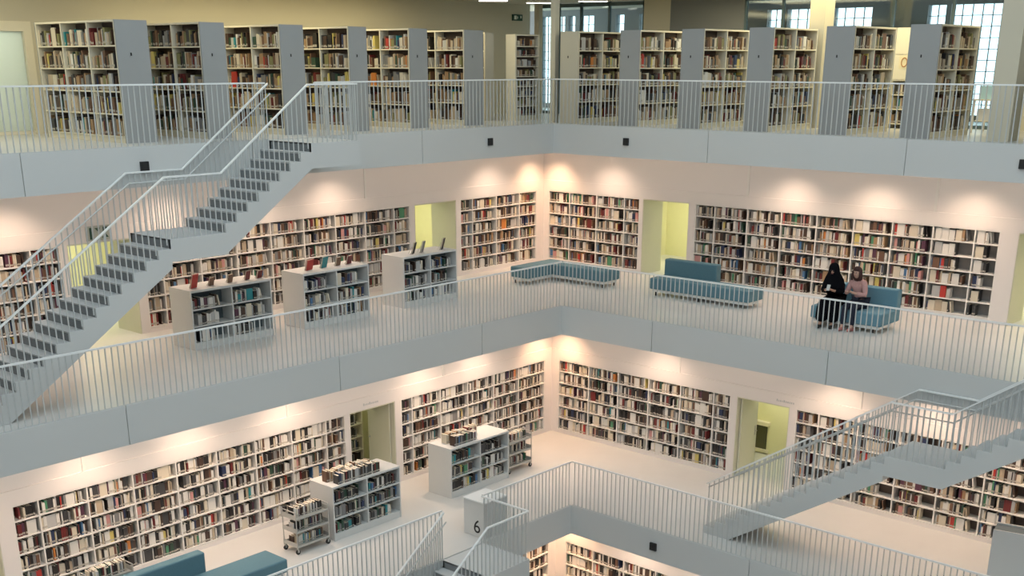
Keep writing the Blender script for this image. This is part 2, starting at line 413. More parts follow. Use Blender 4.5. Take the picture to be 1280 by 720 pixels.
# ------------------------------------------------------------------ top gallery: walls, windows, door
zc = 3.17
mb = MB()
mb.box((WA[0] - .2, WA[1] - .2, 0), (10.98, WA[1], zc)); mb.box((12.95, WA[1] - .2, 0), (XF, WA[1], zc)); mb.box((10.98, WA[1] - .2, 2.18), (12.95, WA[1], zc))
struct('wall_left', mb, M['awall'])
mb = MB(); mb.box((WA[0] - 4.2, WA[1] - 7, zc), (XF, -2.0, zc + .4)); mb.box((WA[0] - 4.2, -2.0, zc), (-2.0, YF, zc + .4)); struct('ceiling', mb, M['awall'])
mb = MB(); mb.box((WA[0] - 4, WA[1] - 3.5, -.06), (WA[0] - 3.6, YF, 0)); 
FA = Fr('y', WA[0])
mb = MB(); FA.box(mb, -1.03, -.12, -.2, 0, 0, zc); struct('wall_right', mb, M['awall'])
mb = MB(); FA.box(mb, -.12, 2.26, -.2, 0, 0, zc); struct('wall_right', mb, M['greywall'])
mb = MB(); FA.box(mb, 9.35, YF, -.2, 0, 0, zc); struct('wall_right', mb, M['awall'])
def partition(a, b, posts, nm):
    mb = MB()
    for p_ in [a + .03] + posts + [b - .03]: FA.box(mb, p_ - .03, p_ + .03, -.1, -.02, 0, zc)
    FA.box(mb, a, b, -.1, -.02, zc - .12, zc - .02); FA.box(mb, a, b, -.1, -.02, 0.001, .08)
    struct(nm, mb, M['frame'])
    mb = MB(); FA.box(mb, a + .06, b - .06, -.065, -.055, .08, zc - .12); struct(nm, mb, M['glassdim'])
partition(-5.0, -1.03, [-4.2, -3.35, -2.3], 'window_2')
partition(2.26, 9.35, [3.4, 4.75, 6.45, 7.95], 'window_3')
# cream posts of the glazed corner
mb = MB(); mb.box((-.93, -.78, 0), (-.77, -.62, zc)); struct('column', mb, M['awall'])
mb = MB(); mb.box((-3.35, 5.45, 0), (-2.9, 5.85, zc)); struct('column', mb, M['awall'])
mb = MB(); mb.box((-1.35, 10.75, 0), (-.85, 11.2, zc)); struct('column', mb, M['awall'])
mb = MB(); mb.box((WA[0] + .02, -4.98, 0), (WA[0] + .2, -4.8, zc)); struct('column', mb, M['awall'])
# outer facade with gridded windows
FO = Fr('y', WA[0] - 3.8)
wins = [(-8.1, -7.65), (-7.5, -7.05), (-6.9, -6.6), (-6.42, -5.8), (-4.9, -4.55), (-3.95, -3.6), (.75, 1.25), (1.42, 2.32), (2.92, 4.08), (5.7, 6.2), (6.34, 7.7), (8.0, 9.6), (10.2, 12.0)]
mb = MB(); x = -12
for a, b in wins:
    FO.box(mb, x, a, -.25, 0, -.3, 3.6); FO.box(mb, a, b, -.25, 0, -.3, .15); FO.box(mb, a, b, -.25, 0, 2.98, 3.6); x = b
FO.box(mb, x, 16, -.25, 0, -.3, 3.6); struct('wall_facade', mb, M['greywall'])
for a, b in wins:
    mb = MB(); n = max(1, round((b - a) / .27))
    for i in range(n + 1):
        s = a + (b - a) * i / n; FO.box(mb, s - .010, s + .010, -.14, -.10, .15, 2.98)
    for j in range(11): FO.box(mb, a, b, -.14, -.10, .15 + j * .283 - .009, .15 + j * .283 + .009)
    struct('window_4', mb, M['frame'])
    mb = MB(); FO.box(mb, a, b, -.125, -.115, .15, 2.98); struct('window_4', mb, M['glass'])
mb = MB(); mb.box((WA[0] - 4.0, -12, -.1), (WA[0] - 3.5, 16, -.001)); struct('floor', mb, M['floor'])
# frosted door at the far left of the top gallery
mb = MB(); FL = Fr('x', WA[1])
FL.box(mb, 10.92, 11.10, -.12, .04, 0, 2.30); FL.box(mb, 12.83, 12.95, -.12, .03, 0, 2.18); FL.box(mb, 11.10, 12.95, -.12, .04, 2.1, 2.30); FL.box(mb, 11.1, 12.83, -.12, .02, 0.001, .07)
struct('door_2', mb, M['cream'])
mb = MB(); FL.box(mb, 11.1, 12.83, -.075, -.055, .07, 2.1); struct('door_2', mb, M['frosted'])
mb = MB(); FL.box(mb, 10.6, 13.4, -1.8, -1.75, 0, 2.6); FL.box(mb, 10.55, 10.6, -1.8, -.2, 0, 2.6); FL.box(mb, 13.4, 13.45, -1.8, -.2, 0, 2.6); FL.box(mb, 10.6, 13.4, -1.8, -.2, 2.6, 2.65)
struct('wall_back', mb, M['shelf'])
def area(name, loc, size, power, col, rot=(0, 0, 0), sy=None):
    li = bpy.data.lights.new(name, 'AREA'); li.energy = power; li.color = col; li.size = size
    if sy: li.shape = 'RECTANGLE'; li.size_y = sy
    o = bpy.data.objects.new(name, li); COL.objects.link(o); o.location = loc; o.rotation_euler = rot
    return o
area('vestibule_light', FL(12, -1.0, 2.5), 1.2, 26, (.92, 1, .93))

# ------------------------------------------------------------------ free-standing stacks on the top gallery
ORD = ['', 'first', 'second', 'third', 'fourth', 'fifth', 'sixth', 'seventh', 'eighth', 'ninth', 'tenth', 'eleventh', 'twelfth']
def stack(fr, u_end, length, f, thick, nbays, label, where, panelmat, rows=5, height=2.24, boardmat='cream', sign=True, fill=(.84, 1.0), wts=W_TOP):
    """fr: frame of the visible shelf face (at local d=0); the stack is u_end-length..u_end long and thick deep; end panel at u_end"""
    a, b = u_end - length, u_end
    e = empty('book_stack', fr(b - length / 2, -thick / 2, 0), label, 'bookcase', f)
    mb = MB(); fr.box(mb, b, b + .03, -thick, 0, 0, height); pa = mb.build('end_panel', M[panelmat], e)
    mb = MB(); fr.box(mb, a - .03, a, -thick, 0, 0, height); mb.build('end_panel', M[panelmat], e)
    if sign:
        mb = MB()
        if fr.a == 'y': 
            cx = fr.p - thick * .42; mb.box((cx - .03, b + .03, 1.58), (cx + .03, b + .036, 1.68)); mb.box((cx - .012, b + .036, 1.60), (cx + .018, b + .038, 1.655), 1)
        else:
            cy = fr.p - thick * .55; mb.box((b + .03, cy - .03, 1.58), (b + .036, cy + .03, 1.68)); mb.box((b + .036, cy - .018, 1.60), (b + .038, cy + .012, 1.655), 1)
        mb.build('sign', [M[panelmat], M['blacksign']], pa)
    mb = MB(); fr.box(mb, a, b, -thick / 2 - .012, -thick / 2 + .012, .001, height - .035); mb.build('back_panel', M['shelfback'], e)
    mb = MB(); fr.box(mb, a, b, -thick, 0, height - .035, height); mb.build('top', M[boardmat], e)
    th = .026; bw = length / nbays
    for i in range(nbays + 1):
        c = a + i * bw; c0 = c if i == 0 else (c - th if i == nbays else c - th / 2)
        mb = MB(); fr.box(mb, c0, c0 + th, -thick / 2 + .012, -.002, .001, height - .035); mb.build('upright', M[boardmat], e)
    p = (height - .035 - .13) / rows
    for r in range(rows):
        zz = .13 + r * p - th
        mb = MB(); 
        for i in range(nbays):
            fr.box(mb, a + i * bw + th, a + (i + 1) * bw - th, -thick / 2 + .012, -.004, zz, zz + th)
        mb.build('shelf', M[boardmat], e)
        for i in range(nbays):
            bay = (nbays - i) if fr.a == 'x' else (i + 1)
            fill_cell(fr, a + i * bw + th, a + (i + 1) * bw - th, -.025, .131 + r * p, p - th, wts, where, bay, rows - r, depth=min(.2, thick / 2 - .075), fill=fill, wr=(.022, .05), hr=(.5, .82))
    mb = MB(); fr.box(mb, a, b, -thick / 2 + .012, -.02, .001, .10); mb.build('plinth', M[boardmat], e)
    return e
lx = [(11.48, 10.79), (9.61, 9.03), (7.64, 7.02), (5.74, 5.22), (3.89, 3.31), (2.04, 1.37)]
for i, (x1, x0) in enumerate(lx):
    stack(Fr('y', x1), -1.2, 3.0, 'tall book stacks on the top gallery', x1 - x0, 3,
          ['%s tall grey-ended book stack from the left on the top gallery' % ORD[i + 1], ][0], '%s stack at top left' % ORD[i + 1], 'greypanel')
ry = [(-.36, .23), (1.55, 2.14), (3.36, 3.97), (5.18, 5.81), (7.09, 7.75), (8.98, 9.63)]
for i, (y0, y1) in enumerate(ry):
    stack(Fr('x', y1), -.7, 2.0, 'tall book stacks on the top gallery', y1 - y0, 2,
          ('tall book stack with end coloured cream-lit, nearest right of the top corner post' if i == 0 else '%s tall grey-ended book stack right of the top corner post' % ORD[i + 1]),
          '%s stack at top right' % ORD[i + 1], 'beige_creamlit' if i == 0 else 'greypanel')
# slim case beside the corner windows, facing the void
stack(Fr('x', -1.95), -.75, .93, 'low and slim cases on the top gallery', .34, 1, 'slim cream bookcase with eight narrow rows beside the top corner window', 'slim cream bookcase by corner', 'cream', rows=8, sign=False, height=2.2)
# stack hidden behind the sixth one
stack(Fr('y', -.15), -2.55, 1.0, 'low and slim cases on the top gallery', .34, 1, 'narrow beige bookcase in the gap behind the sixth grey-ended stack', 'narrow case behind sixth stack', 'beige_creamlit', rows=5, sign=False)
# cream cabinet with poster
e = empty('cream_cabinet', (-4.3, 7.55, 0), 'cream cabinet with a poster above three rows of books, between stacks', 'cabinet')
mb = MB(); mb.box((-4.6, 7.1, 0), (-4.1, 7.13, 2.28)); mb.box((-4.6, 8.0, 0), (-4.1, 8.03, 2.28)); mb.box((-4.6, 7.13, 2.25), (-4.1, 8.0, 2.28)); mb.box((-4.6, 7.13, 0), (-4.57, 8.0, 2.25)); mb.build('body', M['cream'], e)
mb = MB(); mb.box((-4.14, 7.13, 1.12), (-4.1, 8.0, 1.68)); d_ = mb.build('door', M['cream'], e)
mb = MB(); mb.box((-4.14, 7.13, 1.69), (-4.1, 8.0, 2.25)); mb.build('door', M['cream'], e)
mb = MB(); mb.box((-4.1, 7.25, 1.36), (-4.096, 7.85, 1.66)); 
for cy in (7.38, 7.56):
    for k in range(14):
        a0 = 2 * PI * k / 14; a1 = 2 * PI * (k + 1) / 14
        mb.tube((-4.092, cy + .07 * math.cos(a0), 1.51 + .1 * math.sin(a0)), (-4.092, cy + .07 * math.cos(a1), 1.51 + .1 * math.sin(a1)), .012, 5, 1)
mb.build('poster', [M['paper'], M['ink']], d_)
FK = Fr('y', -4.1)
for r in range(4):
    mb = MB(); mb.box((-4.57, 7.13, .1 + r * .33), (-4.11, 8.0, .125 + r * .33)); mb.build('shelf', M['cream'], e)
    if r < 3: fill_cell(FK, 7.14, 7.99, -.06, .126 + r * .33, .3, W_TOP, 'cream cabinet beside the poster', 1, 3 - r)
# low case and table at the far right of the top gallery
stack(Fr('y', -1.0), 13.1, 1.6, 'low and slim cases on the top gallery', .6, 2, 'low grey bookcase beyond the cream column at far right', 'low far right bookcase', 'greypanel', rows=3, height=1.2, sign=False)
e = empty('display_table', (-3.9, 9.75, 0), 'small display table by the bright window strip at top right', 'table')
mb = MB(); mb.box((-4.3, 9.35, .70), (-3.5, 10.15, .73)); mb.build('tabletop', M['cream'], e)
for sx in (-4.27, -3.55):
    for sy in (9.38, 10.10):
        mb = MB(); mb.box((sx, sy, 0), (sx + .03, sy + .03, .70)); mb.build('leg', M['shelf'], e)
mb = MB(); mb.box((-4.25, 9.4, .25), (-3.55, 10.1, .27)); mb.build('shelf', M['cream'], e)
def crate(c, s, m, label, cat='box'):
    mb = MB(); x, y, z = c; a, b, h = s; t_ = .012
    mb.box((x - a / 2, y - b / 2, z), (x + a / 2, y + b / 2, z + t_))
    for q in ((-1, 0), (1, 0)): mb.box((x + q[0] * (a / 2 - t_ / 2) - t_ / 2, y - b / 2, z + t_), (x + q[0] * (a / 2 - t_ / 2) + t_ / 2, y + b / 2, z + h))
    for q in (-1, 1): mb.box((x - a / 2 + t_, y + q * (b / 2 - t_ / 2) - t_ / 2, z + t_), (x + a / 2 - t_, y + q * (b / 2 - t_ / 2) + t_ / 2, z + h))
    return prop(mb.build('box', m), label, cat)
crate((-3.85, 9.6, .731), (.4, .35, .28), M['blindblue'], 'pale blue open box on the display table at top right')
crate((-3.8, 9.95, .731), (.3, .25, .22), M['cream'], 'cream open box at the right end of the display table')
crate((-3.85, 9.6, .271), (.4, .35, .25), M['shelf'], 'white open box on the lower shelf of the display table')

# ceiling lamps of the top gallery
for i, (c, lb) in enumerate((((-1.98, -3.9), 'bright bar lamp on the top ceiling, leftmost of three'), ((-3.7, -3.63), 'bright bar lamp on the top ceiling above the corner post'), ((-3.94, -1.9), 'bright bar lamp on the top ceiling, rightmost of three'))):
    e = empty('ceiling_light', (c[0], c[1], zc - .05), lb, 'ceiling light', 'bar lamps on the top gallery ceiling', rot=math.radians(132))
    mb = MB(); mb.box((-.42, -.08, 0), (.42, .08, .05)); mb.build('housing', M['lamphouse'], e, local=True)
    mb = MB(); mb.box((-.40, -.065, -.012), (.40, .065, 0)); mb.build('diffuser', M['lampglow'], e, local=True)
# exit signs
e = empty('exit_sign', (-4.75, WA[1] + .02, 2.6), 'small dark green exit sign with a white arrow on the top cream wall', 'sign')
mb = MB(); mb.box((-5.0, WA[1] + .001, 2.70), (-4.55, WA[1] + .04, 2.88)); mb.build('plate', M['signgreen'], e)
mb = MB(); y_ = WA[1] + .04
mb.box((-4.72, y_, 2.735), (-4.62, y_ + .004, 2.845)); mb.prism([(-4.80, 2.79), (-4.75, 2.84), (-4.75, 2.74)], 'x', y_, y_ + .004); mb.box((-4.95, y_, 2.77), (-4.9, y_ + .004, 2.84)); mb.build('pictogram', M['signwhite'], e)
e = empty('exit_sign', (11.2, WB[1] + .02, ZB + 2.3), 'pale exit sign with dark pictogram above the doorway behind the left staircase', 'sign')
mb = MB(); mb.box((10.92, WB[1] + .002, ZB + 2.15), (11.5, WB[1] + .035, ZB + 2.45)); mb.build('plate', M['signlight'], e)
mb = MB(); y_ = WB[1] + .035
mb.box((11.38, y_, ZB + 2.18), (11.43, y_ + .005, ZB + 2.42)); mb.prism([(11.31, ZB + 2.41), (11.18, ZB + 2.41), (11.22, ZB + 2.32)], 'x', y_, y_ + .005)
mb.box((11.02, y_, ZB + 2.33), (11.12, y_ + .005, ZB + 2.42)); mb.prism([(11.16, ZB + 2.20), (11.06, ZB + 2.28), (11.0, ZB + 2.2)], 'x', y_, y_ + .005); mb.build('pictogram', M['signgreen'], e)
# small lettering strips above the lower doorways
for fr, u, lb in ((FCL, 6.15, 'tiny dark lettering above the lower left doorway'), (FCR, 6.95, 'tiny dark lettering above the lower right doorway')):
    e = empty('door_lettering', fr(u, .002, ZC + 2.21), lb, 'sign'); x = -.28
    for k, w in enumerate((.03, .018, .03, .02, .035, .025, .03, .022, .03, .03)):
        hh = .06 if k in (0, 4) else .042; xx = -x - w if fr.a == 'x' else x
        mb = MB(); fr.box(mb, u + xx, u + xx + w, .001, .004, ZC + 2.21, ZC + 2.21 + hh); mb.build('letter', M['tread'], e); x += w + .022

# ------------------------------------------------------------------ black wall speakers on the fascias
def speaker(fr, u, z, w, h, label):
    e = empty('wall_speaker', fr(u, .02, z), label, 'speaker', 'small black square speakers on the white slab edges')
    mb = MB(); fr.box(mb, u - w / 2, u + w / 2, .0005, .05, z - h / 2, z + h / 2); mb.build('housing', M['black'], e, bevel=.004)
    mb = MB()
    for k in range(5): fr.box(mb, u - w * .36, u + w * .36, .0505, .054, z - h * .36 + k * h * .16, z - h * .36 + k * h * .16 + h * .06)
    mb.build('grille', M['rubber'], e)
f0 = Fr('x', 0.0); f1 = Fr('y', 0.0)
speaker(f0, 11.87, -.34, .17, .18, 'black square speaker on the top slab edge left of the staircase')
speaker(f0, 2.41, -.32, .15, .17, 'black square speaker on the top slab edge just left of the corner')
speaker(f1, 2.33, -.33, .15, .17, 'black square speaker on the top slab edge just right of the corner')
speaker(f1, 11.87, -.35, .17, .18, 'black square speaker on the top slab edge at the right border')
speaker(Fr('y', EC[0]), 6.23, ZC - .37, .17, .18, 'black square speaker on the lowest slab edge above the bottom shelves')

# ------------------------------------------------------------------ railings
def fwd():
    yaw = math.radians(225) - .0572; p = .3432
    return Vector((math.cos(yaw) * math.cos(p), math.sin(yaw) * math.cos(p), -math.sin(p)))
FWD = fwd()
def nearness(p):
    d = Vector(p) - CAM; z = d.dot(FWD)
    if z < 1: return 1e6
    right = Vector((-.6659, .7460, .0015)); up = Vector((-.2501, -.2252, .9417))
    u = 640 + 1459 * d.dot(right) / z; v = 600 - 1459 * d.dot(up) / z
    if u < -10 or u > 1290 or v < -60 or v > 780: return 1e5 + d.length
    return d.length
BAR_MESH = {}
def bar_mesh(h, axis):
    k = (round(h, 3), axis)
    if k not in BAR_MESH:
        w, t_ = .0105, .006
        a, b = (w, t_) if axis == 'x' else (t_, w)
        me = bpy.data.meshes.new('baluster'); c = .003
        mbb = MB(); mbb.box((-a, -b, 0), (a, b, h))
        me.from_pydata(mbb.v, [], mbb.f); me.materials.append(M['bar']); BAR_MESH[k] = me
    return BAR_MESH[k]
def railing(path, label, group, axis_bars=True, pitch=.12, h=1.1, bot=0.0, hand=None, parent=None, drop=.0):
    """path: list of 3-D points at the foot of the railing; balusters stand on it"""
    pts = [Vector(p) for p in path]
    e = empty('railing', pts[0], label, 'railing', group) if parent is None else None
    tr = MB(); br = MB()
    for a, b in zip(pts, pts[1:]):
        horiz = abs(a.z - b.z) < 1e-6
        ax = 'x' if abs(a.x - b.x) > abs(a.y - b.y) else 'y'
        w = .022
        def barr(mbx, za, zb_, hh, w=w):
            n = len(mbx.v)
            o = Vector((0, w, 0)) if ax == 'x' else Vector((w, 0, 0))
            for q, zz in ((a, za), (b, zb_)):
                for so in (-1, 1):
                    for sz in (0, hh): mbx.v.append(tuple(q + o * so + Vector((0, 0, zz + sz))))
            for q in ((0, 1, 3, 2), (4, 6, 7, 5), (0, 4, 5, 1), (2, 3, 7, 6), (1, 5, 7, 3), (0, 2, 6, 4)):
                mbx.f.append(tuple(n + i for i in q)); mbx.m.append(0)
        barr(tr, h - .03, h - .03, .03)
        barr(br, bot + .0, bot + .0, .012, .012)
    if parent is None:
        tr.build('top_rail', M['rail'], e); br.build('bottom_rail', M['bar'], e)
    else:
        e = tr.build('railing', M['rail'], parent); pts0 = pts[0].copy()
        base = parent.location
        e.location = (0, 0, 0)
    bars = []
    for a, b in zip(pts, pts[1:]):
        L = math.hypot(b.x - a.x, b.y - a.y); n = max(1, round(L / pitch)); ax = 'x' if abs(a.x - b.x) > abs(a.y - b.y) else 'y'
        for i in range(n):
            t_ = (i + .5) / n; q = a.lerp(b, t_); bars.append((q, ax))
    bars.sort(key=lambda q: nearness(q[0]))
    for q, ax in bars[:100]:
        o = bpy.data.objects.new('baluster', bar_mesh(h - .03 + drop, ax)); COL.objects.link(o); o.parent = e; o.location = q - (pts[0] if parent is None else parent.location) - Vector((0, 0, drop))
    if len(bars) > 100:
        mb = MB()
        for q, ax in bars[100:]:
            w, t_ = .0105, .006; a_, b_ = (w, t_) if ax == 'x' else (t_, w)
            mb.box((q.x - a_, q.y - b_, q.z - drop), (q.x + a_, q.y + b_, q.z + h - .03))
        o = mb.build('baluster', M['bar'], e); o['kind'] = 'stuff'
    if hand:
        mb = MB(); hp = [Vector(p) for p in hand]
        for a, b in zip(hp, hp[1:]): mb.tube(a, b, .015, 8)
        mb.build('handrail', M['bar'], e)
    return e
GG = 'white gallery railings'
gz = .012
xs_a = (7.70, 8.98)      # stair opening in the top slab edge
xs_c = (6.80, 8.05)      # stair opening in the lower slab edge
RB = -.03
railing([(0, RB, gz), (xs_a[0], RB, gz)], 'white top gallery railing from the corner left to the staircase', GG)
railing([(xs_a[1], RB, gz), (19, RB, gz)], 'white top gallery railing left of the staircase', GG)
railing([(RB, 0, gz), (RB, 17, gz)], 'white top gallery railing right of the corner', GG)
railing([(EB[0], EB[1] + RB, ZB + gz), (20, EB[1] + RB, ZB + gz)], 'white middle gallery railing left of the corner', GG)
railing([(EB[0] + RB, EB[1], ZB + gz), (EB[0] + RB, 14.4, ZB + gz)], 'white middle gallery railing right of the corner', GG)
railing([(EC[0], EC[1] + RB, ZC + gz), (xs_c[0], EC[1] + RB, ZC + gz)], 'short white lower gallery railing between corner and box numbered 6', GG)
railing([(xs_c[1], EC[1] + RB, ZC + gz), (18, EC[1] + RB, ZC + gz)], 'white lower gallery railing in front of the left bookcase', GG)
railing([(EC[0] + RB, EC[1], ZC + gz), (EC[0] + RB, 17, ZC + gz)], 'white lower gallery railing right of the corner', GG)

# ------------------------------------------------------------------ staircases
RISE = H / 25; RUN = .265; SW = 1.33
def staircase(axis, top_z, u0, v_edge, sgn, label, rl, outward=1):
    """u0: platform start along the edge (towards the corner).  The stair goes down in direction sgn along the edge.
       axis 'x': u = x, v = y.  Platform u0..u0+1.28*sgn, width from v_edge+.02 to v_edge+SW"""
    v0 = v_edge + .012; v1 = v_edge + SW
    P3 = lambda u, v, z: (u, v, z) if axis == 'x' else (v, u, z)
    e = empty('staircase', P3(u0, (v0 + v1) / 2, top_z), label, 'staircase', 'white staircases between the galleries')
    PL = 1.28; LL = 1.2
    ua = u0 + sgn * PL                       # top nosing
    n1 = 9; n2 = 16
    # flights: solid stepped prisms
    def flight(uS, zS, n, name, end_z=None, thick=.40):
        poly = [(uS, zS)]
        u, z = uS, zS
        for i in range(n):
            z -= RISE; poly.append((u, z))
            if i < n - 1: u += sgn * RUN; poly.append((u, z))
        # underside
        uE, zE = u, z
        if name == 'upper':
            poly += [(uE + sgn * .0, zE - thick + .02), (uS, zS - .36 - .12)]
        else:
            zf = max(zE, -1e9)
            poly += [(uE - sgn * .0, zE + .003)]
            s = RISE / RUN
            # the soffit meets the lower floor
            back = (thick) / s
            poly = [p for p in poly]
            poly[-1] = (uE, zE + .003)
            poly += [(uE - sgn * (thick - .02) / s * 1.05, zE + .003), (uS, zS - RISE - thick + .05)]
        mb = MB(); mb.prism(poly, axis, v0 + .0, v1)
        mb.build('flight', M['fascia'], e)
        # risers and treads
        u, z = uS, zS
        for i in range(n):
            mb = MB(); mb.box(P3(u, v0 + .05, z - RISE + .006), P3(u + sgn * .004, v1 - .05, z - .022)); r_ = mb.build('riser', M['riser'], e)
            z -= RISE
            if i < n - 1:
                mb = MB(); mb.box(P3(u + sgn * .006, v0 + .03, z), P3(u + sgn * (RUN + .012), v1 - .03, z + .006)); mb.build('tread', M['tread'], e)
                u += sgn * RUN
        return u, z
    uB, zB_ = flight(ua, top_z, n1, 'upper')
    uL = uB + sgn * LL
    mb = MB(); mb.box(P3(uB, v0, zB_ - .40), P3(uL, v1, zB_)); mb.build('landing', M['fascia'], e)
    mb = MB(); mb.box(P3(uB + sgn * .006, v0 + .03, zB_), P3(uL + sgn * .012, v1 - .03, zB_ + .005)); mb.build('landing_plate', M['tread'], e)
    uE, zE = flight(uL, zB_, n2, 'lower')
    mb = MB(); mb.box(P3(u0, v0, top_z - .48), P3(ua, v1, top_z)); mb.build('platform', M['fascia'], e)
    # railings
    s = RISE
    near = v1 - .02; far = v0 + .05
    def path(v, start):
        return start + [P3(ua, v, top_z), P3(uB, v, zB_), P3(uL, v, zB_), P3(uE, v, zE + RISE * .5)]
    pn = [P3(u0 + sgn * .03, v_edge - .02, top_z), P3(u0 + sgn * .03, near, top_z)]
    railing(path(near, pn), rl[0], None, parent=e, drop=.06,
            hand=[P3(ua + sgn * .05, near - .07, top_z + .9), P3(uB, near - .07, zB_ + .9), P3(uL, near - .07, zB_ + .9), P3(uE, near - .07, zE + .9 + RISE)] if rl[2] else None)
    railing([P3(ua, far, top_z), P3(uB, far, zB_), P3(uL, far, zB_), P3(uE, far, zE + RISE * .5)], rl[1], None, parent=e, drop=.06,
            hand=[P3(ua, far + .07, top_z + .9), P3(uB, far + .07, zB_ + .9), P3(uL, far + .07, zB_ + .9), P3(uE, far + .07, zE + .9 + RISE)])
    return e
staircase('x', ZA, xs_a[0], 0.0, 1, 'white staircase at left, rising from the middle to the top gallery',
          ('white near railing of the left staircase', 'white wall-side railing of the left staircase with handrail', False))
staircase('y', ZB, 15.68, EB[0], -1, 'white staircase at right, rising from the lower to the middle gallery',
          ('white near railing of the right staircase', 'white wall-side railing of the right staircase with handrail', True))
staircase('x', ZC, xs_c[0], EC[1], 1, 'white staircase going down from the lower gallery beside box numbered 6',
          ('white near railing of the bottom staircase beside the box numbered 6', 'white wall-side railing of the bottom staircase with handrail', False))

# ------------------------------------------------------------------ waist-high display cases
def display_case(u0, u1, yf, z, label, where, topper=None, wts=W_DARK, h=1.25, dep=.78, fillr=(.8, 1)):
    fr = Fr('x', yf)
    e = empty('display_case', ((u0 + u1) / 2, yf - dep / 2, z), label, 'bookcase', 'waist-high grey bookcases on the galleries')
    mb = MB(); mb.box((u0 - .03, yf - dep, z + h - .045), (u1 + .03, yf, z + h)); mb.build('top', M['casegrey'], e)
    for a in (u0 - .03, u1): mb = MB(); mb.box((a, yf - dep, z + .001), (a + .03, yf, z + h - .045)); mb.build('side_panel', M['casegrey'], e)
    mb = MB(); mb.box((u0, yf - dep / 2 - .012, z + .15), (u1, yf - dep / 2 + .012, z + h - .045)); mb.build('back_panel', M['caseback'], e)
    mb = MB(); mb.box((u0, yf - dep + .02, z + .001), (u1, yf - .02, z + .15)); mb.build('plinth', M['casegrey'], e)
    mid = (u0 + u1) / 2
    mb = MB(); mb.box((mid - .015, yf - dep / 2 + .012, z + .15), (mid + .015, yf - .004, z + h - .045)); mb.build('upright', M['casegrey'], e)
    mb = MB(); mb.box((mid - .015, yf - dep + .004, z + .15), (mid + .015, yf - dep / 2 - .012, z + h - .045)); mb.build('upright', M['casegrey'], e)
    p = (h - .045 - .15) / 3
    for r in range(1, 3):
        mb = MB()
        for a, b in ((u0, mid - .015), (mid + .015, u1)):
            mb.box((a, yf - dep / 2 + .012, z + .15 + r * p - .025), (b, yf - .01, z + .15 + r * p))
            mb.box((a, yf - dep + .01, z + .15 + r * p - .025), (b, yf - dep / 2 - .012, z + .15 + r * p))
        mb.build('shelf', M['casegrey'], e)
    for r in range(3):
        for k, (a, b) in enumerate(((u0, mid - .015), (mid + .015, u1))):
            fill_cell(fr, a + .01, b - .01, -.05, z + .151 + r * p, p - .03, wts, where, 2 - k, 3 - r, fill=fillr, hr=(.5, .82))
    return e
W_CASE = weights(white=14, cream=6, pale_grey=12, black=14, charcoal=12, dark_brown=6, grey=12, teal=3, blue=3, dark_blue=5, dark_red=3, plum=3, green=1, dark_green=3, tan=2)
display_case(8.56, 10.55, -.86, ZB, 'grey waist-high bookcase nearest the left staircase on the middle gallery', 'case nearest left staircase', wts=W_CASE, fillr=(.5, .9))
display_case(5.80, 7.68, -.78, ZB, 'grey waist-high bookcase, middle one of three on the middle gallery', 'middle of three grey cases', wts=W_CASE, fillr=(.7, 1))
display_case(2.76, 4.55, -.86, ZB, 'grey waist-high bookcase in front of the yellow left doorway', 'case before yellow doorway', wts=W_CASE, fillr=(.7, 1))
display_case(6.97, 8.90, 1.36, ZC, 'grey waist-high bookcase beside the book trolley on the lower gallery', 'lower case beside trolley')
display_case(3.30, 5.30, 1.40, ZC, 'grey waist-high bookcase near the corner on the lower gallery', 'lower case near corner')
# books standing on top of the lower cases
def row_on_top(u0, u1, yf, z, where, row, wts, hr=(.20, .26), label_row='top'):
    fr = Fr('x', yf); x = u0; first = len(BOOKS)
    while x < u1:
        w = random.uniform(.03, .055); ci = random.choices(range(len(PAL)), wts)[0]
        add_book(fr, u0 + u1 - x - w / 2, 0, z, w * .93, random.uniform(*hr), .16, ci, where=where, bay=0, row=row); x += w
    for i, b in enumerate(BOOKS[first:]): b['idx'] = i + 1
W_PALE = weights(white=8, cream=12, beige=8, tan=5, brown=4, dark_red=3, pale_grey=3)
row_on_top(7.55, 8.72, 1.30, ZC + 1.251, 'front row standing on case beside trolley', 1, W_DARK)
row_on_top(7.55, 8.80, 1.02, ZC + 1.251, 'back row standing on case beside trolley', 2, W_PALE)
row_on_top(4.35, 5.10, 1.30, ZC + 1.251, 'front row standing on lower corner case', 1, W_DARK)
row_on_top(4.05, 5.10, 1.02, ZC + 1.251, 'back row standing on lower corner case', 2, W_PALE)
# display books on small easels on the middle-gallery cases
def easel_book(x, y, z, ci, w, h, yaw, label, tilt=.25, thick=.025):
    e = empty('display_book', (x, y, z), label, 'book', 'books shown on easels on the grey cases', rot=yaw)
    R_ = Matrix.Rotation(-tilt, 4, 'X')
    def add(bx, name, m):
        mb = MB(); mb.box(*bx); mb.v = [tuple((R_ @ Vector(v)) + Vector((0, .05, .012))) for v in mb.v]; return mb.build(name, m, e, local=True)
    add(((-w / 2, -thick / 2, 0), (-w / 2 + .004, thick / 2, h)), 'spine', BM[ci])
    add(((-w / 2, thick / 2, 0), (w / 2, thick / 2 + .004, h)), 'front_cover', BM[ci])
    add(((-w / 2, -thick / 2 - .004, 0), (w / 2, -thick / 2, h)), 'back_cover', BM[ci])
    add(((-w / 2 + .004, -thick / 2, .004), (w / 2 - .006, thick / 2, h - .004)), 'pages', M['page'])
    mb = MB(); mb.box((-w * .35, -.0, 0), (w * .35, .09, .008)); mb.tube((-.0, -.06, 0), (0, .035, h * .62), .004, 6); mb.build('easel', M['metal'], e, local=True)
red, dred, green, grey, blk, brn, teal, pnk = PN.index('red'), PN.index('dark red'), PN.index('green'), PN.index('grey'), PN.index('black'), PN.index('brown'), PN.index('teal'), PN.index('pink')
zt = ZB + 1.251
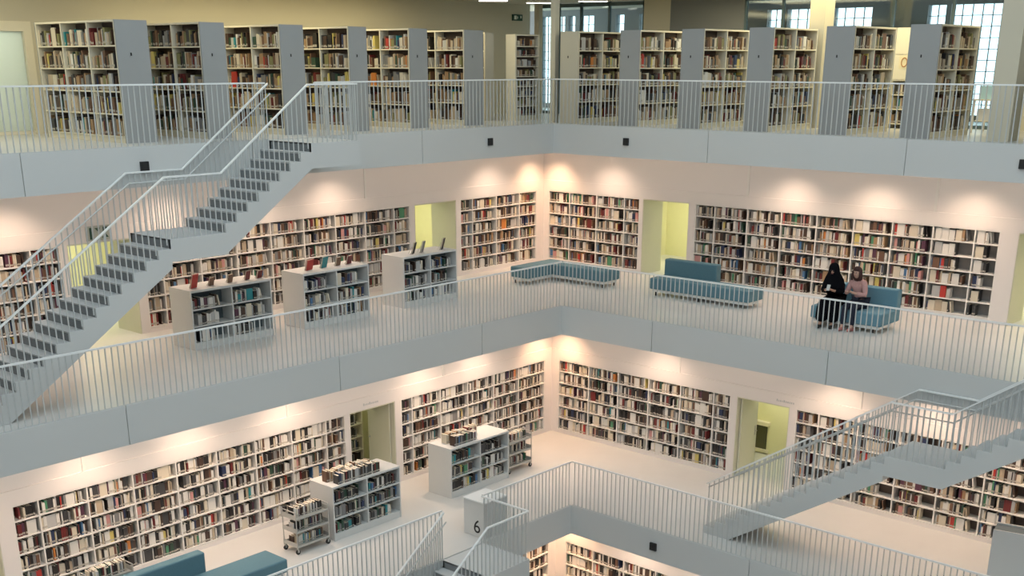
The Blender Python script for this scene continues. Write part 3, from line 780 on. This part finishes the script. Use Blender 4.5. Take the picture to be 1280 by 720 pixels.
for x, ci, w, h, lb in ((10.35, red, .19, .30, 'bright red book on easel, leftmost on the case nearest the staircase'), (9.92, brn, .15, .17, 'brown book on easel, second from left, case nearest the staircase'),
                        (9.45, brn, .16, .18, 'brown book on easel at the middle of the case nearest the staircase'), (9.0, dred, .16, .20, 'dark red book on easel, fourth from left, case nearest the staircase'),
                        (8.68, dred, .17, .17, 'dark red book on easel, rightmost on the case nearest the staircase')):
    easel_book(x, -1.15, zt, ci, w, h, .3, lb)
for x, ci, w, h, lb in ((7.3, red, .26, .24, 'red book on easel, leftmost on the middle grey case'), (6.87, teal, .22, .26, 'teal book on easel, second on the middle grey case'),
                        (6.45, brn, .18, .2, 'brown book on easel, third on the middle grey case'), (6.12, dred, .2, .2, 'dark red book on easel, rightmost on the middle grey case')):
    easel_book(x, -1.15, zt, ci, w, h, .3, lb)
for x, ci, lb in ((4.05, blk, 'black book on easel, leftmost on case before the yellow doorway'), (3.75, grey, 'grey book on easel, middle one on case before the yellow doorway'),
                  (3.05, blk, 'black book on easel, rightmost on case before the yellow doorway')):
    easel_book(x, -1.15, zt, ci, .19, .28, .5, lb)

# rotated case at the lower right border
YR = math.atan2(.98, -.2)
e = empty('display_case', (1.76, 12.91, ZC), 'grey waist-high bookcase at the lower right border of the lower gallery', 'bookcase', 'waist-high grey bookcases on the galleries', rot=YR)
for nm, bx, m in (('side_panel', ((-.02, .0, 0.001), (.74, .03, 1.25)), 'casegrey'), ('side_panel', ((-.02, .45, 0.001), (.74, .48, 1.25)), 'casegrey'),
                  ('top', ((-.02, .03, 1.19), (.74, .45, 1.21)), 'caseback'), ('back_panel', ((.35, .03, .15), (.37, .45, 1.19)), 'caseback'), ('plinth', ((0, .03, .001), (.72, .45, .15)), 'casegrey'),
                  ('shelf', ((.37, .03, .48), (.73, .45, .505)), 'casegrey'), ('shelf', ((.37, .03, .835), (.73, .45, .86)), 'casegrey')):
    mb = MB(); mb.box(*bx); mb.build(nm, M[m], e, local=True)
for r, zz in enumerate((.151, .506, .861)):
    y_ = .06
    while y_ < .39:
        w_ = random.uniform(.02, .045); lx_, ly_ = .70, y_ + w_ / 2; c_, s_ = math.cos(YR), math.sin(YR)
        BOOKS.append(dict(fr=None, pos=(1.76 + c_ * lx_ - s_ * ly_, 12.91 + s_ * lx_ + c_ * ly_, ZC + zz + .002), w=w_ * .93, h=random.uniform(.2, .29), dep=.2, ci=random.choices(range(len(PAL)), W_DARK)[0], lean=0, face=False, where=None, bay=0, row=1, yaw=YR - PI / 2, idx=0))
        y_ += w_

# ------------------------------------------------------------------ box with the floor number
e = empty('number_box', (6.35, 3.52, ZC), 'white upright box with a black 6 beside the bottom staircase', 'box')
mb = MB(); mb.box((5.95, 3.10, ZC + .001), (6.66, 3.74, ZC + .83)); mb.build('body', M['casegrey'], e, bevel=.006)
mb = MB(); mb.box((5.93, 3.08, ZC + .83), (6.68, 3.76, ZC + .855)); mb.build('top', M['rail'], e)
cu = bpy.data.curves.new('digit_six', 'FONT'); cu.body = '6'; cu.size = .44; cu.extrude = .002; cu.align_x = 'CENTER'
to = bpy.data.objects.new('tmp_digit', cu); COL.objects.link(to); dg = bpy.context.evaluated_depsgraph_get(); me = bpy.data.meshes.new_from_object(to.evaluated_get(dg)); bpy.data.objects.remove(to)
me.materials.clear(); me.materials.append(M['blacksign'])
do = bpy.data.objects.new('digit', me); COL.objects.link(do); do.parent = e
do.rotation_euler = (PI / 2, 0, PI / 2); do.location = (6.662 - 6.35, 3.50 - 3.52, .10)

# ------------------------------------------------------------------ benches and sofas
def slab_block(mb_mat, a, b, parent, name, bev=.035):
    mb = MB(); mb.box(a, b); o = mb.build(name, mb_mat, parent, bevel=bev)
    for p in o.data.polygons: p.use_smooth = False
    return o
def bench(parts, feet, label, group, cloth='blue', name='bench', cat='bench', loc=None):
    e = empty(name, loc, label, cat, group)
    for nm, a, b in parts:
        if nm == 'base': mb = MB(); mb.box(a, b); mb.build('base', M['plinth'], e)
        else: slab_block(M[cloth], a, b, e, nm)
    for f in feet:
        mb = MB(); mb.tube((f[0], f[1], loc[2]), (f[0], f[1], loc[2] + .10), .022, 10); mb.build('foot', M['black'], e)
    return e
BG = 'blue upholstered benches and sofas'
z = ZB
# L-shaped bench in the corner: two upholstered blocks on white bases
bench([('seat', (-1.55, -1.35, z + .17), (.15, -.70, z + .46)), ('base', (-1.5, -1.3, z + .10), (.1, -.74, z + .17)),
       ('seat', (-1.55, -.695, z + .17), (-.86, 1.12, z + .46)), ('base', (-1.5, -.74, z + .10), (-.9, 1.07, z + .17))],
      [(.05, -1.25), (.05, -.8), (-1.45, -1.25), (-1.45, 1.0), (-.95, 1.0), (-.95, -.6)], 'L-shaped blue-grey bench in the corner of the middle gallery', BG, loc=(-1, -.7, z), cloth='blue')
bench([('seat', (-1.62, 2.54, z + .17), (-.92, 5.5, z + .46)), ('base', (-1.57, 2.6, z + .10), (-.97, 5.45, z + .17)),
       ('backrest', (-1.86, 2.5, z + .17), (-1.625, 4.1, z + .86))],
      [(-1.5, 2.7), (-1.0, 2.7), (-1.5, 4.0), (-1.0, 4.0), (-1.5, 5.3), (-1.0, 5.3)], 'long blue bench with half backrest before the yellow right doorway', BG, loc=(-1.3, 4, z), cloth='blue')
bench([('seat', (-1.20, 7.40, z + .17), (-.45, 9.12, z + .46)), ('base', (-1.15, 7.45, z + .10), (-.5, 9.07, z + .17)),
       ('backrest', (-1.44, 7.40, z + .17), (-1.205, 9.12, z + .90))],
      [(-1.1, 7.6), (-.6, 7.6), (-1.1, 8.9), (-.6, 8.9)], 'light blue sofa under the two seated people', BG, name='sofa', cat='sofa', loc=(-.9, 8.2, z), cloth='lightblue')
z = ZC
bench([('seat', (10.87, 1.50, z + .17), (14.1, 2.22, z + .46)), ('base', (10.93, 1.55, z + .10), (14.05, 2.17, z + .17)),
       ('backrest', (12.3, 1.26, z + .17), (14.1, 1.495, z + .86))],
      [(11.0, 1.6), (11.0, 2.1), (12.5, 1.6), (12.5, 2.1), (14, 1.6), (14, 2.1)], 'dark teal bench with half backrest at the bottom left border', BG, loc=(12.4, 1.8, z), cloth='blue')

# ------------------------------------------------------------------ book trolleys
def trolley(cx, cy, z, yaw, label, where, L=.88, W=.48, n=3):
    e = empty('book_trolley', (cx, cy, z), label, 'trolley', 'steel book trolleys', rot=yaw)
    hs = (.17, .50, .80)
    for sx in (-1, 1):
        for sy in (-1, 1):
            mb = MB(); mb.tube((sx * (L / 2 - .01), sy * (W / 2 - .01), .12), (sx * (L / 2 - .01), sy * (W / 2 - .01), .95), .012, 8); mb.build('post', M['metal'], e, local=True)
            c = MB(); c.tube((sx * (L / 2 - .03), sy * (W / 2 - .03) - .016, .055), (sx * (L / 2 - .03), sy * (W / 2 - .03) + .016, .055), .054, 16)
            w = c.build('wheel', M['rubber'], e, local=True)
            c = MB(); c.box((sx * (L / 2 - .03) - .02, sy * (W / 2 - .03) - .024, .05), (sx * (L / 2 - .03) + .02, sy * (W / 2 - .03) - .018, .13)); c.box((sx * (L / 2 - .03) - .02, sy * (W / 2 - .03) + .018, .05), (sx * (L / 2 - .03) + .02, sy * (W / 2 - .03) + .024, .13)); c.box((sx * (L / 2 - .03) - .02, sy * (W / 2 - .03) - .024, .112), (sx * (L / 2 - .03) + .02, sy * (W / 2 - .03) + .024, .13)); c.build('caster_fork', M['metal'], e, local=True)
    for hh in hs:
        mb = MB(); mb.box((-L / 2, -W / 2, hh - .015), (L / 2, W / 2, hh)); mb.box((-L / 2, -W / 2, hh), (L / 2, -W / 2 + .008, hh + .05)); mb.box((-L / 2, W / 2 - .008, hh), (L / 2, W / 2, hh + .03))
        mb.box((-L / 2, -W / 2, hh), (-L / 2 + .006, W / 2, hh + .09)); mb.box((L / 2 - .006, -W / 2, hh), (L / 2, W / 2, hh + .09)); mb.build('tray', M['metal'], e, local=True)
    for sx in (-1, 1):
        mb = MB(); mb.tube((sx * (L / 2 - .01), -W / 2 + .01, .95), (sx * (L / 2 - .01), W / 2 - .01, .95), .012, 8); mb.build('handle', M['metal'], e, local=True)
    return e
def trolley_books(cx, cy, z, yaw, where, L=.8, side=(.1, -.1), tiers=(1, 2, 3)):
    hs = (.17, .50, .80)
    for t_ in tiers:
        for k, sd in enumerate(side):
            x = -L / 2 + .03; first = len(BOOKS)
            while x < L / 2 - .06:
                w = random.uniform(.018, .045)
                ci = random.choices(range(len(PAL)), W_LOW)[0]
                if random.random() < .12: x += .05
                lx_, ly_ = x + w / 2, sd
                c, s = math.cos(yaw), math.sin(yaw)
                BOOKS.append(dict(fr=None, pos=(cx + c * lx_ - s * ly_, cy + s * lx_ + c * ly_, z + hs[t_ - 1] + .003), w=w * .93, h=random.uniform(.17, .22), dep=.15, ci=ci, lean=0, face=False,
                                  where=where, bay=0, row=(4 - t_) * 2 - 1 + k, yaw=yaw + (0 if sd > 0 else PI), idx=0))
                x += w
            for i, b in enumerate(BOOKS[first:]): b['idx'] = i + 1
trolley(9.52, 1.13, ZC, 0.0, 'steel book trolley between teal bench and grey bookcase', 'trolley'); trolley_books(9.52, 1.13, ZC, 0, 'trolley beside the grey case')
trolley(2.66, 1.02, ZC, PI / 2 * 0.0, 'steel book trolley right of the lower corner bookcase', 'trolley'); trolley_books(2.66, 1.02, ZC, 0, 'trolley right of corner case')
trolley(14.1, .92, ZC, 0.0, 'steel book trolley cut by the bottom border at left', 'trolley'); trolley_books(14.1, .92, ZC, 0, 'trolley at bottom border')

# ------------------------------------------------------------------ people
def skin_mesh(name, verts, edges, radii, material, parent, root=0, sub=2, smooth=True):
    me = bpy.data.meshes.new(name); me.from_pydata([tuple(v) for v in verts], edges, [])
    o = bpy.data.objects.new(name, me); COL.objects.link(o)
    o.modifiers.new('skin', 'SKIN'); sk = me.skin_vertices[0].data if me.skin_vertices else None
    if sk is None:
        bpy.context.view_layer.objects.active = o; sk = me.skin_vertices[0].data
    for i, r in enumerate(radii):
        sk[i].radius = r if isinstance(r, tuple) else (r, r); sk[i].use_root = (i == root)
    s = o.modifiers.new('sub', 'SUBSURF'); s.levels = sub; s.render_levels = sub
    dg = bpy.context.evaluated_depsgraph_get(); dg.update()
    m2 = bpy.data.meshes.new_from_object(o.evaluated_get(dg)); bpy.data.objects.remove(o)
    for p in m2.polygons: p.use_smooth = True
    m2.materials.clear(); m2.materials.append(material)
    r_ = bpy.data.objects.new(name, m2); COL.objects.link(r_)
    if parent is not None: r_.parent = parent
    return r_
def blob(name, secs, material, parent, seg=20, bottom_open=False):
    """closed lofted surface through elliptical sections (centre, rx, ry)"""
    vs = []; fs = []
    for (c, rx, ry) in secs:
        for i in range(seg):
            a = 2 * PI * i / seg; vs.append((c[0] + rx * math.cos(a), c[1] + ry * math.sin(a), c[2]))
    for k in range(len(secs) - 1):
        for i in range(seg):
            j = (i + 1) % seg; fs.append((k * seg + i, k * seg + j, (k + 1) * seg + j, (k + 1) * seg + i))
    fs.append(tuple(range(seg))[::-1]); fs.append(tuple((len(secs) - 1) * seg + i for i in range(seg)))
    me = bpy.data.meshes.new(name); me.from_pydata(vs, [], fs); me.materials.append(material)
    for p in me.polygons: p.use_smooth = True
    o = bpy.data.objects.new(name, me); COL.objects.link(o); o.parent = parent; return o
def person(loc, yaw, label, cloth_top, cloth_leg, skin, hairm, veil=False, shoem='shoe', lean=.12, seat=.46, legs=((.12, .0), (-.12, .05)), hold='phone', top_name='top', turn=0):
    """seated figure; local +x is forward, z=0 the floor, hips over x=0"""
    e = empty('person', loc, label, 'person', rot=yaw)
    hip = Vector((0, 0, seat + .135)); V = []; E = []; R = []
    def add(p, r, par=None):
        V.append(Vector(p)); R.append(r); 
        if par is not None: E.append((par, len(V) - 1))
        return len(V) - 1
    pelv = add(hip, (.13, .15)); belly = add(hip + Vector((.02, 0, .18)), (.11, .135), pelv); chest = add(hip + Vector((.04 + lean * .5, 0, .36)), (.115, .155), belly)
    up = add(hip + Vector((.05 + lean, 0, .48)), (.085, .13), chest); neck = add(hip + Vector((.07 + lean * 1.15, 0, .56)), .05, up); 
    hd = hip + Vector((.11 + lean * 1.5, 0, .68))
    h0 = add(hd - Vector((.0, 0, .05)), (.068, .06), neck); h1 = add(hd + Vector((.0, 0, .02)), (.088, .072), h0); h2 = add(hd + Vector((-.005, 0, .09)), (.072, .062), h1)
    arms = []
    hands = []
    for s in (1, -1):
        sh = add(V[up] + Vector((0, s * .16, -.02)), .052, up); el = add(V[up] + Vector((.07, s * .235, -.27)), .041, sh)
        wr = add(V[up] + Vector((.27, s * .085, -.22)), .028, el); pm = add(V[up] + Vector((.335, s * .055, -.195)), (.034, .018), wr)
        hands.append(pm)
        for k in range(4):
            b = V[pm] + Vector((.03, s * (.022 - .015 * k), .006 - .004 * k)); L = (.032, .038, .035, .028)[k]
            f1 = add(b + Vector((L * .6, -s * .005, .012)), .0095, pm); f2 = add(b + Vector((L * .95, -s * .02, .018)), .0085, f1)
        t1 = add(V[pm] + Vector((-.01, -s * .03, .028)), .011, pm); add(V[pm] + Vector((.02, -s * .04, .042)), .0095, t1)
        arms.append((sh, el, wr))
    legj = []
    for s, (spread, fx) in zip((1, -1), legs):
        th = add(hip + Vector((.06, s * .09, -.01)), .088, pelv); kn = add(Vector((.46, s * spread * .9 if spread > 0 else s * .1, seat + .085)), .062, th)
        kn_p = V[kn]; an = add(Vector((.44 + fx, kn_p.y, .09)), .038, kn); 
        he = add(Vector((.42 + fx, kn_p.y, .05)), .036, an); to = add(Vector((.60 + fx, kn_p.y, .035)), (.024, .036), an)
        legj.append((th, kn, an, he, to))
    body = skin_mesh('body', V, E, R, M[skin], e)
    # face: nose, eyes, mouth, ears (kept on the body's head)
    fx = hd.x + .078
    for s in (1, -1):
        mb = MB(); mb.tube((fx - .006, s * .03, hd.z + .022), (fx + .003, s * .03, hd.z + .022), .010, 8); mb.build('eye', M['black'], e, local=True)
    mb = MB(); mb.tube((fx - .012, 0, hd.z + .022), (fx + .018, 0, hd.z - .018), .007, 6, r2=.014); mb.build('nose', M[skin], e, local=True)
    mb = MB(); mb.box((fx - .02, -.022, hd.z - .052), (fx - .003, .022, hd.z - .044)); mb.build('mouth', M['pinkshoe'], e, local=True)
    # clothing: same skeleton, a little thicker
    idx = [pelv, belly, chest, up]; vv = [V[i] for i in idx]; rr = [(.145, .17), (.13, .155), (.135, .175), (.10, .15)]; ee = [(0, 1), (1, 2), (2, 3)]
    nk = len(vv); vv.append(V[neck] - Vector((0, 0, .02))); rr.append(.058); ee.append((3, nk))
    for sh, el, wr in arms:
        n = len(vv); vv += [V[sh], V[el], V[wr].lerp(V[el], .12)]; rr += [.07, .058, .042]; ee += [(3, n), (n, n + 1), (n + 1, n + 2)]
    skin_mesh(top_name, vv, ee, rr, M[cloth_top], e)
    vv = [V[pelv] + Vector((0, 0, .02))]; rr = [(.15, .175)]; ee = []
    for th, kn, an, he, to in legj:
        n = len(vv); vv += [V[th], V[kn], V[an] + Vector((0, 0, .02))]; rr += [.105 if not veil else .13, .078 if not veil else .15, .055 if not veil else .15]; ee += [(0, n), (n, n + 1), (n + 1, n + 2)]
    skin_mesh('skirt' if veil else 'trousers', vv, ee, rr, M[cloth_leg], e)
    for th, kn, an, he, to in legj:
        vv = [V[an] - Vector((0, 0, .02)), V[he] - Vector((.0, 0, .002)), V[to] + Vector((.01, 0, .002))]; skin_mesh('shoe', vv, [(0, 1), (0, 2)], [.044, .044, (.034, .042)], M[shoem], e)
    # hair or veil
    c = hd
    if veil:
        blob('veil', [((c.x - .10, 0, c.z - .50), .15, .24), ((c.x - .11, 0, c.z - .32), .17, .265), ((c.x - .09, 0, c.z - .16), .145, .20), ((c.x - .055, 0, c.z - .03), .108, .13), ((c.x - .035, 0, c.z + .07), .114, .118), ((c.x - .025, 0, c.z + .14), .095, .095), ((c.x - .02, 0, c.z + .18), .045, .045)], M[hairm], e)
    else:
        blob('hair', [((c.x - .085, 0, c.z - .20), .05, .10), ((c.x - .07, 0, c.z - .10), .075, .105), ((c.x - .055, 0, c.z), .085, .10), ((c.x - .04, 0, c.z + .06), .10, .097), ((c.x - .02, 0, c.z + .115), .088, .08), ((c.x - .015, 0, c.z + .15), .04, .04)], M[hairm], e)
        for s in (1, -1):
            skin_mesh('hair_lock', [c + Vector((.01, s * .085, .06)), c + Vector((.015, s * .098, -.05)), c + Vector((0, s * .10, -.17))], [(0, 1), (1, 2)], [.025, .03, .02], M[hairm], e)
    # what they hold
    hp = (V[hands[0]] + V[hands[1]]) / 2 + Vector((.05, 0, .035))
    if hold == 'phone':
        mb = MB(); mb.box((-.005, -.038, -.05), (.004, .038, .09)); o = mb.build('mobile_phone', M['phone'], None, bevel=.002)
        mw = Matrix.Translation(Vector(loc)) @ Matrix.Rotation(yaw, 4, 'Z') @ Matrix.Translation(hp) @ Matrix.Rotation(-.5, 4, 'Y')
        o.matrix_world = mw; prop(o, 'pale mobile phone held by the person in black', 'phone')
    return e
person((-.88, 7.80, ZB), .12, 'person in black robe and veil seated left on the light blue sofa, looking at phone', 'blackcloth', 'blackcloth', 'skin', 'blackcloth', veil=True, lean=.16, legs=((.14, .04), (.14, .10)), top_name='robe_top')
person((-.86, 8.40, ZB), -.1, 'person in dusty pink top with dark hair seated right on the light blue sofa', 'pink', 'darkblue', 'skin2', 'hair', lean=.10, shoem='pinkshoe', hold='none', legs=((.12, .0), (.10, .06)))
# dark bag on the sofa's right end feet
# ------------------------------------------------------------------ lights
w = bpy.data.worlds.new('sky'); scene.world = w; w.use_nodes = True
nt = w.node_tree; bg = nt.nodes['Background']; tc = nt.nodes.new('ShaderNodeTexCoord'); sp = nt.nodes.new('ShaderNodeSeparateXYZ'); cr = nt.nodes.new('ShaderNodeValToRGB')
nt.links.new(tc.outputs['Generated'], sp.inputs[0]); nt.links.new(sp.outputs['Z'], cr.inputs['Fac']); nt.links.new(cr.outputs['Color'], bg.inputs['Color'])
cr.color_ramp.elements[0].position = 0; cr.color_ramp.elements[0].color = (.78, .90, .94, 1); cr.color_ramp.elements[1].position = .6; cr.color_ramp.elements[1].color = (.74, .88, 1, 1)
bg.inputs['Strength'].default_value = 4.0
WORLD_BG = bg
area('skylight', (13, 11, 7.9), 20, 1850, (.80, .93, 1.0))
for lx_, ly_ in ((28.5, 14), (15, 24.5)):
    o_ = area('near_fill_light', (lx_, ly_, 5.5), 9, 240, (.86, .95, 1.0), sy=2.5)  # fill light added on the near side to brighten the slab edges
    dv = Vector((3, 3, -4)) - o_.location; o_.rotation_euler = dv.to_track_quat('-Z', 'Y').to_euler()
def spot(fr, u, d, z, e, col=(1, .72, .53), ang=128, rad=.15):
    li = bpy.data.lights.new('downlight', 'SPOT'); li.energy = e; li.color = col; li.spot_size = math.radians(ang); li.spot_blend = .9; li.shadow_soft_size = rad
    o = bpy.data.objects.new('downlight', li); COL.objects.link(o); o.location = fr(u, d, z - .04)
PB = 175
for z, fl, frr, ul, ur in ((ZB, FBL, FBR, (-.9, 4.9, 7.3, 9.6, 13.2, 15.6), (-.5, 5.2, 7.5, 9.8, 13.4)), (ZC, FCL, FCR, (2.6, 4.6, 8.8, 11.3, 13.6, 16.4), (3.4, 8.3, 10.6, 12.9)), (ZD, FDL, FDR, (4.0,), (4.4, 6.8))):
    zz = z + UP
    for u in ul: spot(fl, u, .78, zz, PB)
    for u in ur: spot(frr, u, .78, zz, PB)
    c = {ZB: WB, ZC: WC, ZD: WD}[z]
    spot(fl, c[0] + .62, .62, zz, 300, (1, .60, .36), 112)
def wall_fill(fr, u, z, L, e):  # soft warm fill added under the slabs to brighten walls and shelves
    p = Vector(fr(u, 1.7, z - .06)); q = Vector(fr(u, 0, z - 2.3)); o = area('wall_fill_light', p, L, e, (1, .83, .70), sy=.25)
    zc_ = (p - q).normalized(); xc_ = Vector(fr(1, 0, 0)) - Vector(fr(0, 0, 0)); yc_ = zc_.cross(xc_)
    o.rotation_euler = Matrix((xc_, yc_, zc_)).transposed().to_euler()
wall_fill(FBL, 6.5, ZB + UP, 17, 48); wall_fill(FBR, 6.5, ZB + UP, 17, 52)
wall_fill(FCL, 9, ZC + UP, 15, 85); wall_fill(FCR, 8.5, ZC + UP, 15, 55); wall_fill(FDR, 5.5, ZD + UP, 5, 22)
# top gallery lamps
area('gallery_lamp', (5, -3.2, 3.1), 9, 230, (1, .86, .52), sy=2.0)
area('gallery_lamp', (-3.0, 6, 3.1), 2.0, 230, (1, .86, .52), sy=9)
area('gallery_lamp', (13, -3.4, 3.1), 4, 60, (1, .90, .62), sy=2.0)

# ------------------------------------------------------------------ camera
cd = bpy.data.cameras.new('camera'); cam = bpy.data.objects.new('camera', cd); COL.objects.link(cam); scene.camera = cam
cd.sensor_width = 36; cd.lens = 1459.017 / 1280 * 36; cd.shift_y = (600 - 360) / 1280; cd.clip_end = 200
Rv = Vector((-.6659097, .74603081, .00151507)); Uv = Vector((-.25011179, -.22516305, .94167176)); Fv = Vector((-.70285728, -.62668942, -.33652936))
mw = Matrix((( Rv.x, Uv.x, -Fv.x, CAM.x), (Rv.y, Uv.y, -Fv.y, CAM.y), (Rv.z, Uv.z, -Fv.z, CAM.z), (0, 0, 0, 1)))
cam.matrix_world = mw

# ------------------------------------------------------------------ books: the 300 that show largest become objects, the rest one mass
def book_matrix(b):
    if b['fr'] is None:
        m = Matrix.Translation(b['pos']) @ Matrix.Rotation(b['yaw'] , 4, 'Z')
    else:
        p = b['fr'](b['u'], b['d'], b['z']); m = Matrix.Translation(p)
        if b['fr'].a == 'y': m = m @ Matrix.Rotation(-PI / 2, 4, 'Z')
    if b['lean']:
        m = m @ Matrix.Rotation(b['lean'], 4, 'Y')
        m = m @ Matrix.Translation((0, 0, abs(math.sin(b['lean'])) * b['w'] / 2 + .001))
    return m
RT = Vector((-.6659, .7460, .0015)); UPV = Vector((-.2501, -.2252, .9417))
dg = bpy.context.evaluated_depsgraph_get(); dg.update()
def seen(p):
    d = p - CAM; L = d.length; d.normalize(); o = CAM.copy()
    for _ in range(14):
        hit, loc, nrm, idx, ob, _m = scene.ray_cast(dg, o, d)
        if not hit: return True
        if (loc - CAM).length > L - .06: return True
        if ob.name.startswith(('baluster', 'top_rail', 'bottom_rail', 'handrail', 'railing')): o = loc + d * .02; continue
        return False
    return True
cand = []
for b in BOOKS:
    b['m'] = book_matrix(b)
    c = b['m'] @ Vector((0, 0, b['h'] * .5)); d = c - CAM; z = d.dot(Fv)
    u = 640 + 1459 * d.dot(RT) / z; v = 600 - 1459 * d.dot(UPV) / z
    if not (3 < u < 1277 and 3 < v < 717) or b['where'] is None: b['score'] = 0; continue
    n = (b['m'].to_3x3() @ Vector((0, 1, 0))); dn = d.normalized()
    if b['fr'] is None: n = Vector((0, 1, 0)) if b['yaw'] == 0 else Vector((0, 1, .2))
    b['score'] = b['w'] * b['h'] * (abs(n.dot(dn)) + .15) / (z * z) * (1.5 if b['face'] else 1)
    cand.append(b)
cand.sort(key=lambda b: -b['score'])
chosen = []
for b in cand:
    if len(chosen) >= 298: break
    c = b['m'] @ Vector((0, .004, b['h'] * .55))
    if seen(c): chosen.append(b); b['chosen'] = True
# the unit book: spine on +y at y=0, 1 wide, 1 deep, 1 high
def unit_book():
    mb = MB(); t_ = .10
    mb.box((-.5, -1, 0), (-.5 + t_, 0, 1), 0); mb.box((.5 - t_, -1, 0), (.5, 0, 1), 0)
    mb.box((-.5 + t_, -.045, 0), (.5 - t_, 0.0, 1), 0); mb.box((-.5 + t_, -.97, .015), (.5 - t_, -.045, .97), 1)
    mb.box((-.44, 0, .10), (.44, .006, .25), 2)
    me = bpy.data.meshes.new('book'); me.from_pydata(mb.v, [], mb.f)
    for p, mi in zip(me.polygons, mb.m): p.material_index = mi
    for m in (BM[0], M['page'], M['label']): me.materials.append(m)
    return me
def unit_face_book():
    mb = MB()
    mb.box((-.5, -.15, 0), (.5, 0, 1), 0); mb.box((-.5, -1, 0), (.5, -.85, 1), 0); mb.box((-.5, -.85, 0), (-.47, -.15, 1), 0); mb.box((-.47, -.85, .01), (.48, -.15, .985), 1)
    me = bpy.data.meshes.new('book'); me.from_pydata(mb.v, [], mb.f)
    for p, mi in zip(me.polygons, mb.m): p.material_index = mi
    for m in (BM[0], M['page']): me.materials.append(m)
    return me
UB, UF = unit_book(), unit_face_book()
ORDN = ORD + ['thirteenth', 'fourteenth', 'fifteenth', 'sixteenth', 'seventeenth', 'eighteenth', 'nineteenth', 'twentieth'] + ['twenty-' + o for o in ORD[1:10]] + ['thirtieth'] + ['thirty-' + o for o in ORD[1:10]] + ['fortieth'] + ['forty-' + o for o in ORD[1:10]]
ROWN = {1: 'top row', 2: 'second row', 3: 'third row', 4: 'fourth row', 5: 'fifth row', 6: 'sixth row', 7: 'seventh row', 8: 'eighth row'}
from collections import Counter
used = Counter()
proto_b = bpy.data.objects.new('book', UB); proto_f = bpy.data.objects.new('book', UF)
for b in chosen:
    o = (proto_f if b['face'] else proto_b).copy(); o.name = 'book'; COL.objects.link(o)
    o.matrix_world = b['m'] @ Matrix.Diagonal((b['w'], b['dep'], b['h'], 1))
    o.material_slots[0].link = 'OBJECT'; o.material_slots[0].material = BM[b['ci']]
    cn = PN[b['ci']]; n = ORDN[min(b['idx'], 48)]
    if b['bay']: lb = '%s book%s, %s in %s of %s bay, %s' % (cn, ' face-out' if b['face'] else '', n, ROWN.get(b['row'], 'row'), ORDN[b['bay']], b['where'])
    elif b['fr'] is None: lb = '%s book, %s on %s tray, %s side, %s' % (cn, n, ('top', 'middle', 'bottom')[(b['row'] - 1) // 2], 'front' if b['row'] % 2 else 'back', b['where'])
    else: lb = '%s book, %s from left, %s' % (cn, n, b['where'])
    prop(o, lb, 'book', 'books, ' + b['where'])
# the rest, one mesh
VU = np.array([(-.5, -1, 0), (.5, -1, 0), (.5, 0, 0), (-.5, 0, 0), (-.5, -1, 1), (.5, -1, 1), (.5, 0, 1), (-.5, 0, 1), (-.5 + .1, -.97, 1.002), (.5 - .1, -.97, 1.002), (.5 - .1, -.05, 1.002), (-.5 + .1, -.05, 1.002),
               (-.44, .004, .10), (.44, .004, .10), (.44, .004, .25), (-.44, .004, .25)], float)
FU = [(0, 3, 2, 1), (4, 5, 6, 7), (0, 1, 5, 4), (1, 2, 6, 5), (2, 3, 7, 6), (3, 0, 4, 7), (8, 9, 10, 11), (13, 12, 15, 14)]
vs = []; fs = []; ms = []; n = 0; NP = len(PAL)
for b in BOOKS:
    if b.get('chosen'): continue
    m = np.array(b['m'] @ Matrix.Diagonal((b['w'], b['dep'], b['h'], 1)))
    v = VU @ m[:3, :3].T + m[:3, 3]
    k = 12 if b['face'] else 16
    vs.append(v[:k]); 
    for i, f in enumerate(FU):
        if b['face'] and i == 7: continue
        fs.append([n + q for q in f]); ms.append(b['ci'] if i < 6 else (NP if i == 6 else NP + 1))
    n += k
me = bpy.data.meshes.new('books'); me.from_pydata(np.concatenate(vs).tolist(), [], fs)
for m in BM + [M['page'], M['label']]: me.materials.append(m)
me.polygons.foreach_set('material_index', ms); me.update()
o = bpy.data.objects.new('books', me); COL.objects.link(o)
prop(o, 'the many smaller books filling all the bookcases of the library', 'books', None, 'stuff')
print('books', len(BOOKS), 'single', len(chosen), 'where', Counter(b['where'] for b in chosen))

# ------------------------------------------------------------------ view
scene.view_settings.view_transform = 'Standard'; scene.view_settings.look = 'None'; scene.view_settings.gamma = 1
scene.view_settings.use_curve_mapping = False; scene.view_settings.exposure = 0.0
scene.cycles.use_denoising = True
scene.cycles.max_bounces = 6; scene.cycles.diffuse_bounces = 4; scene.cycles.transparent_max_bounces = 12
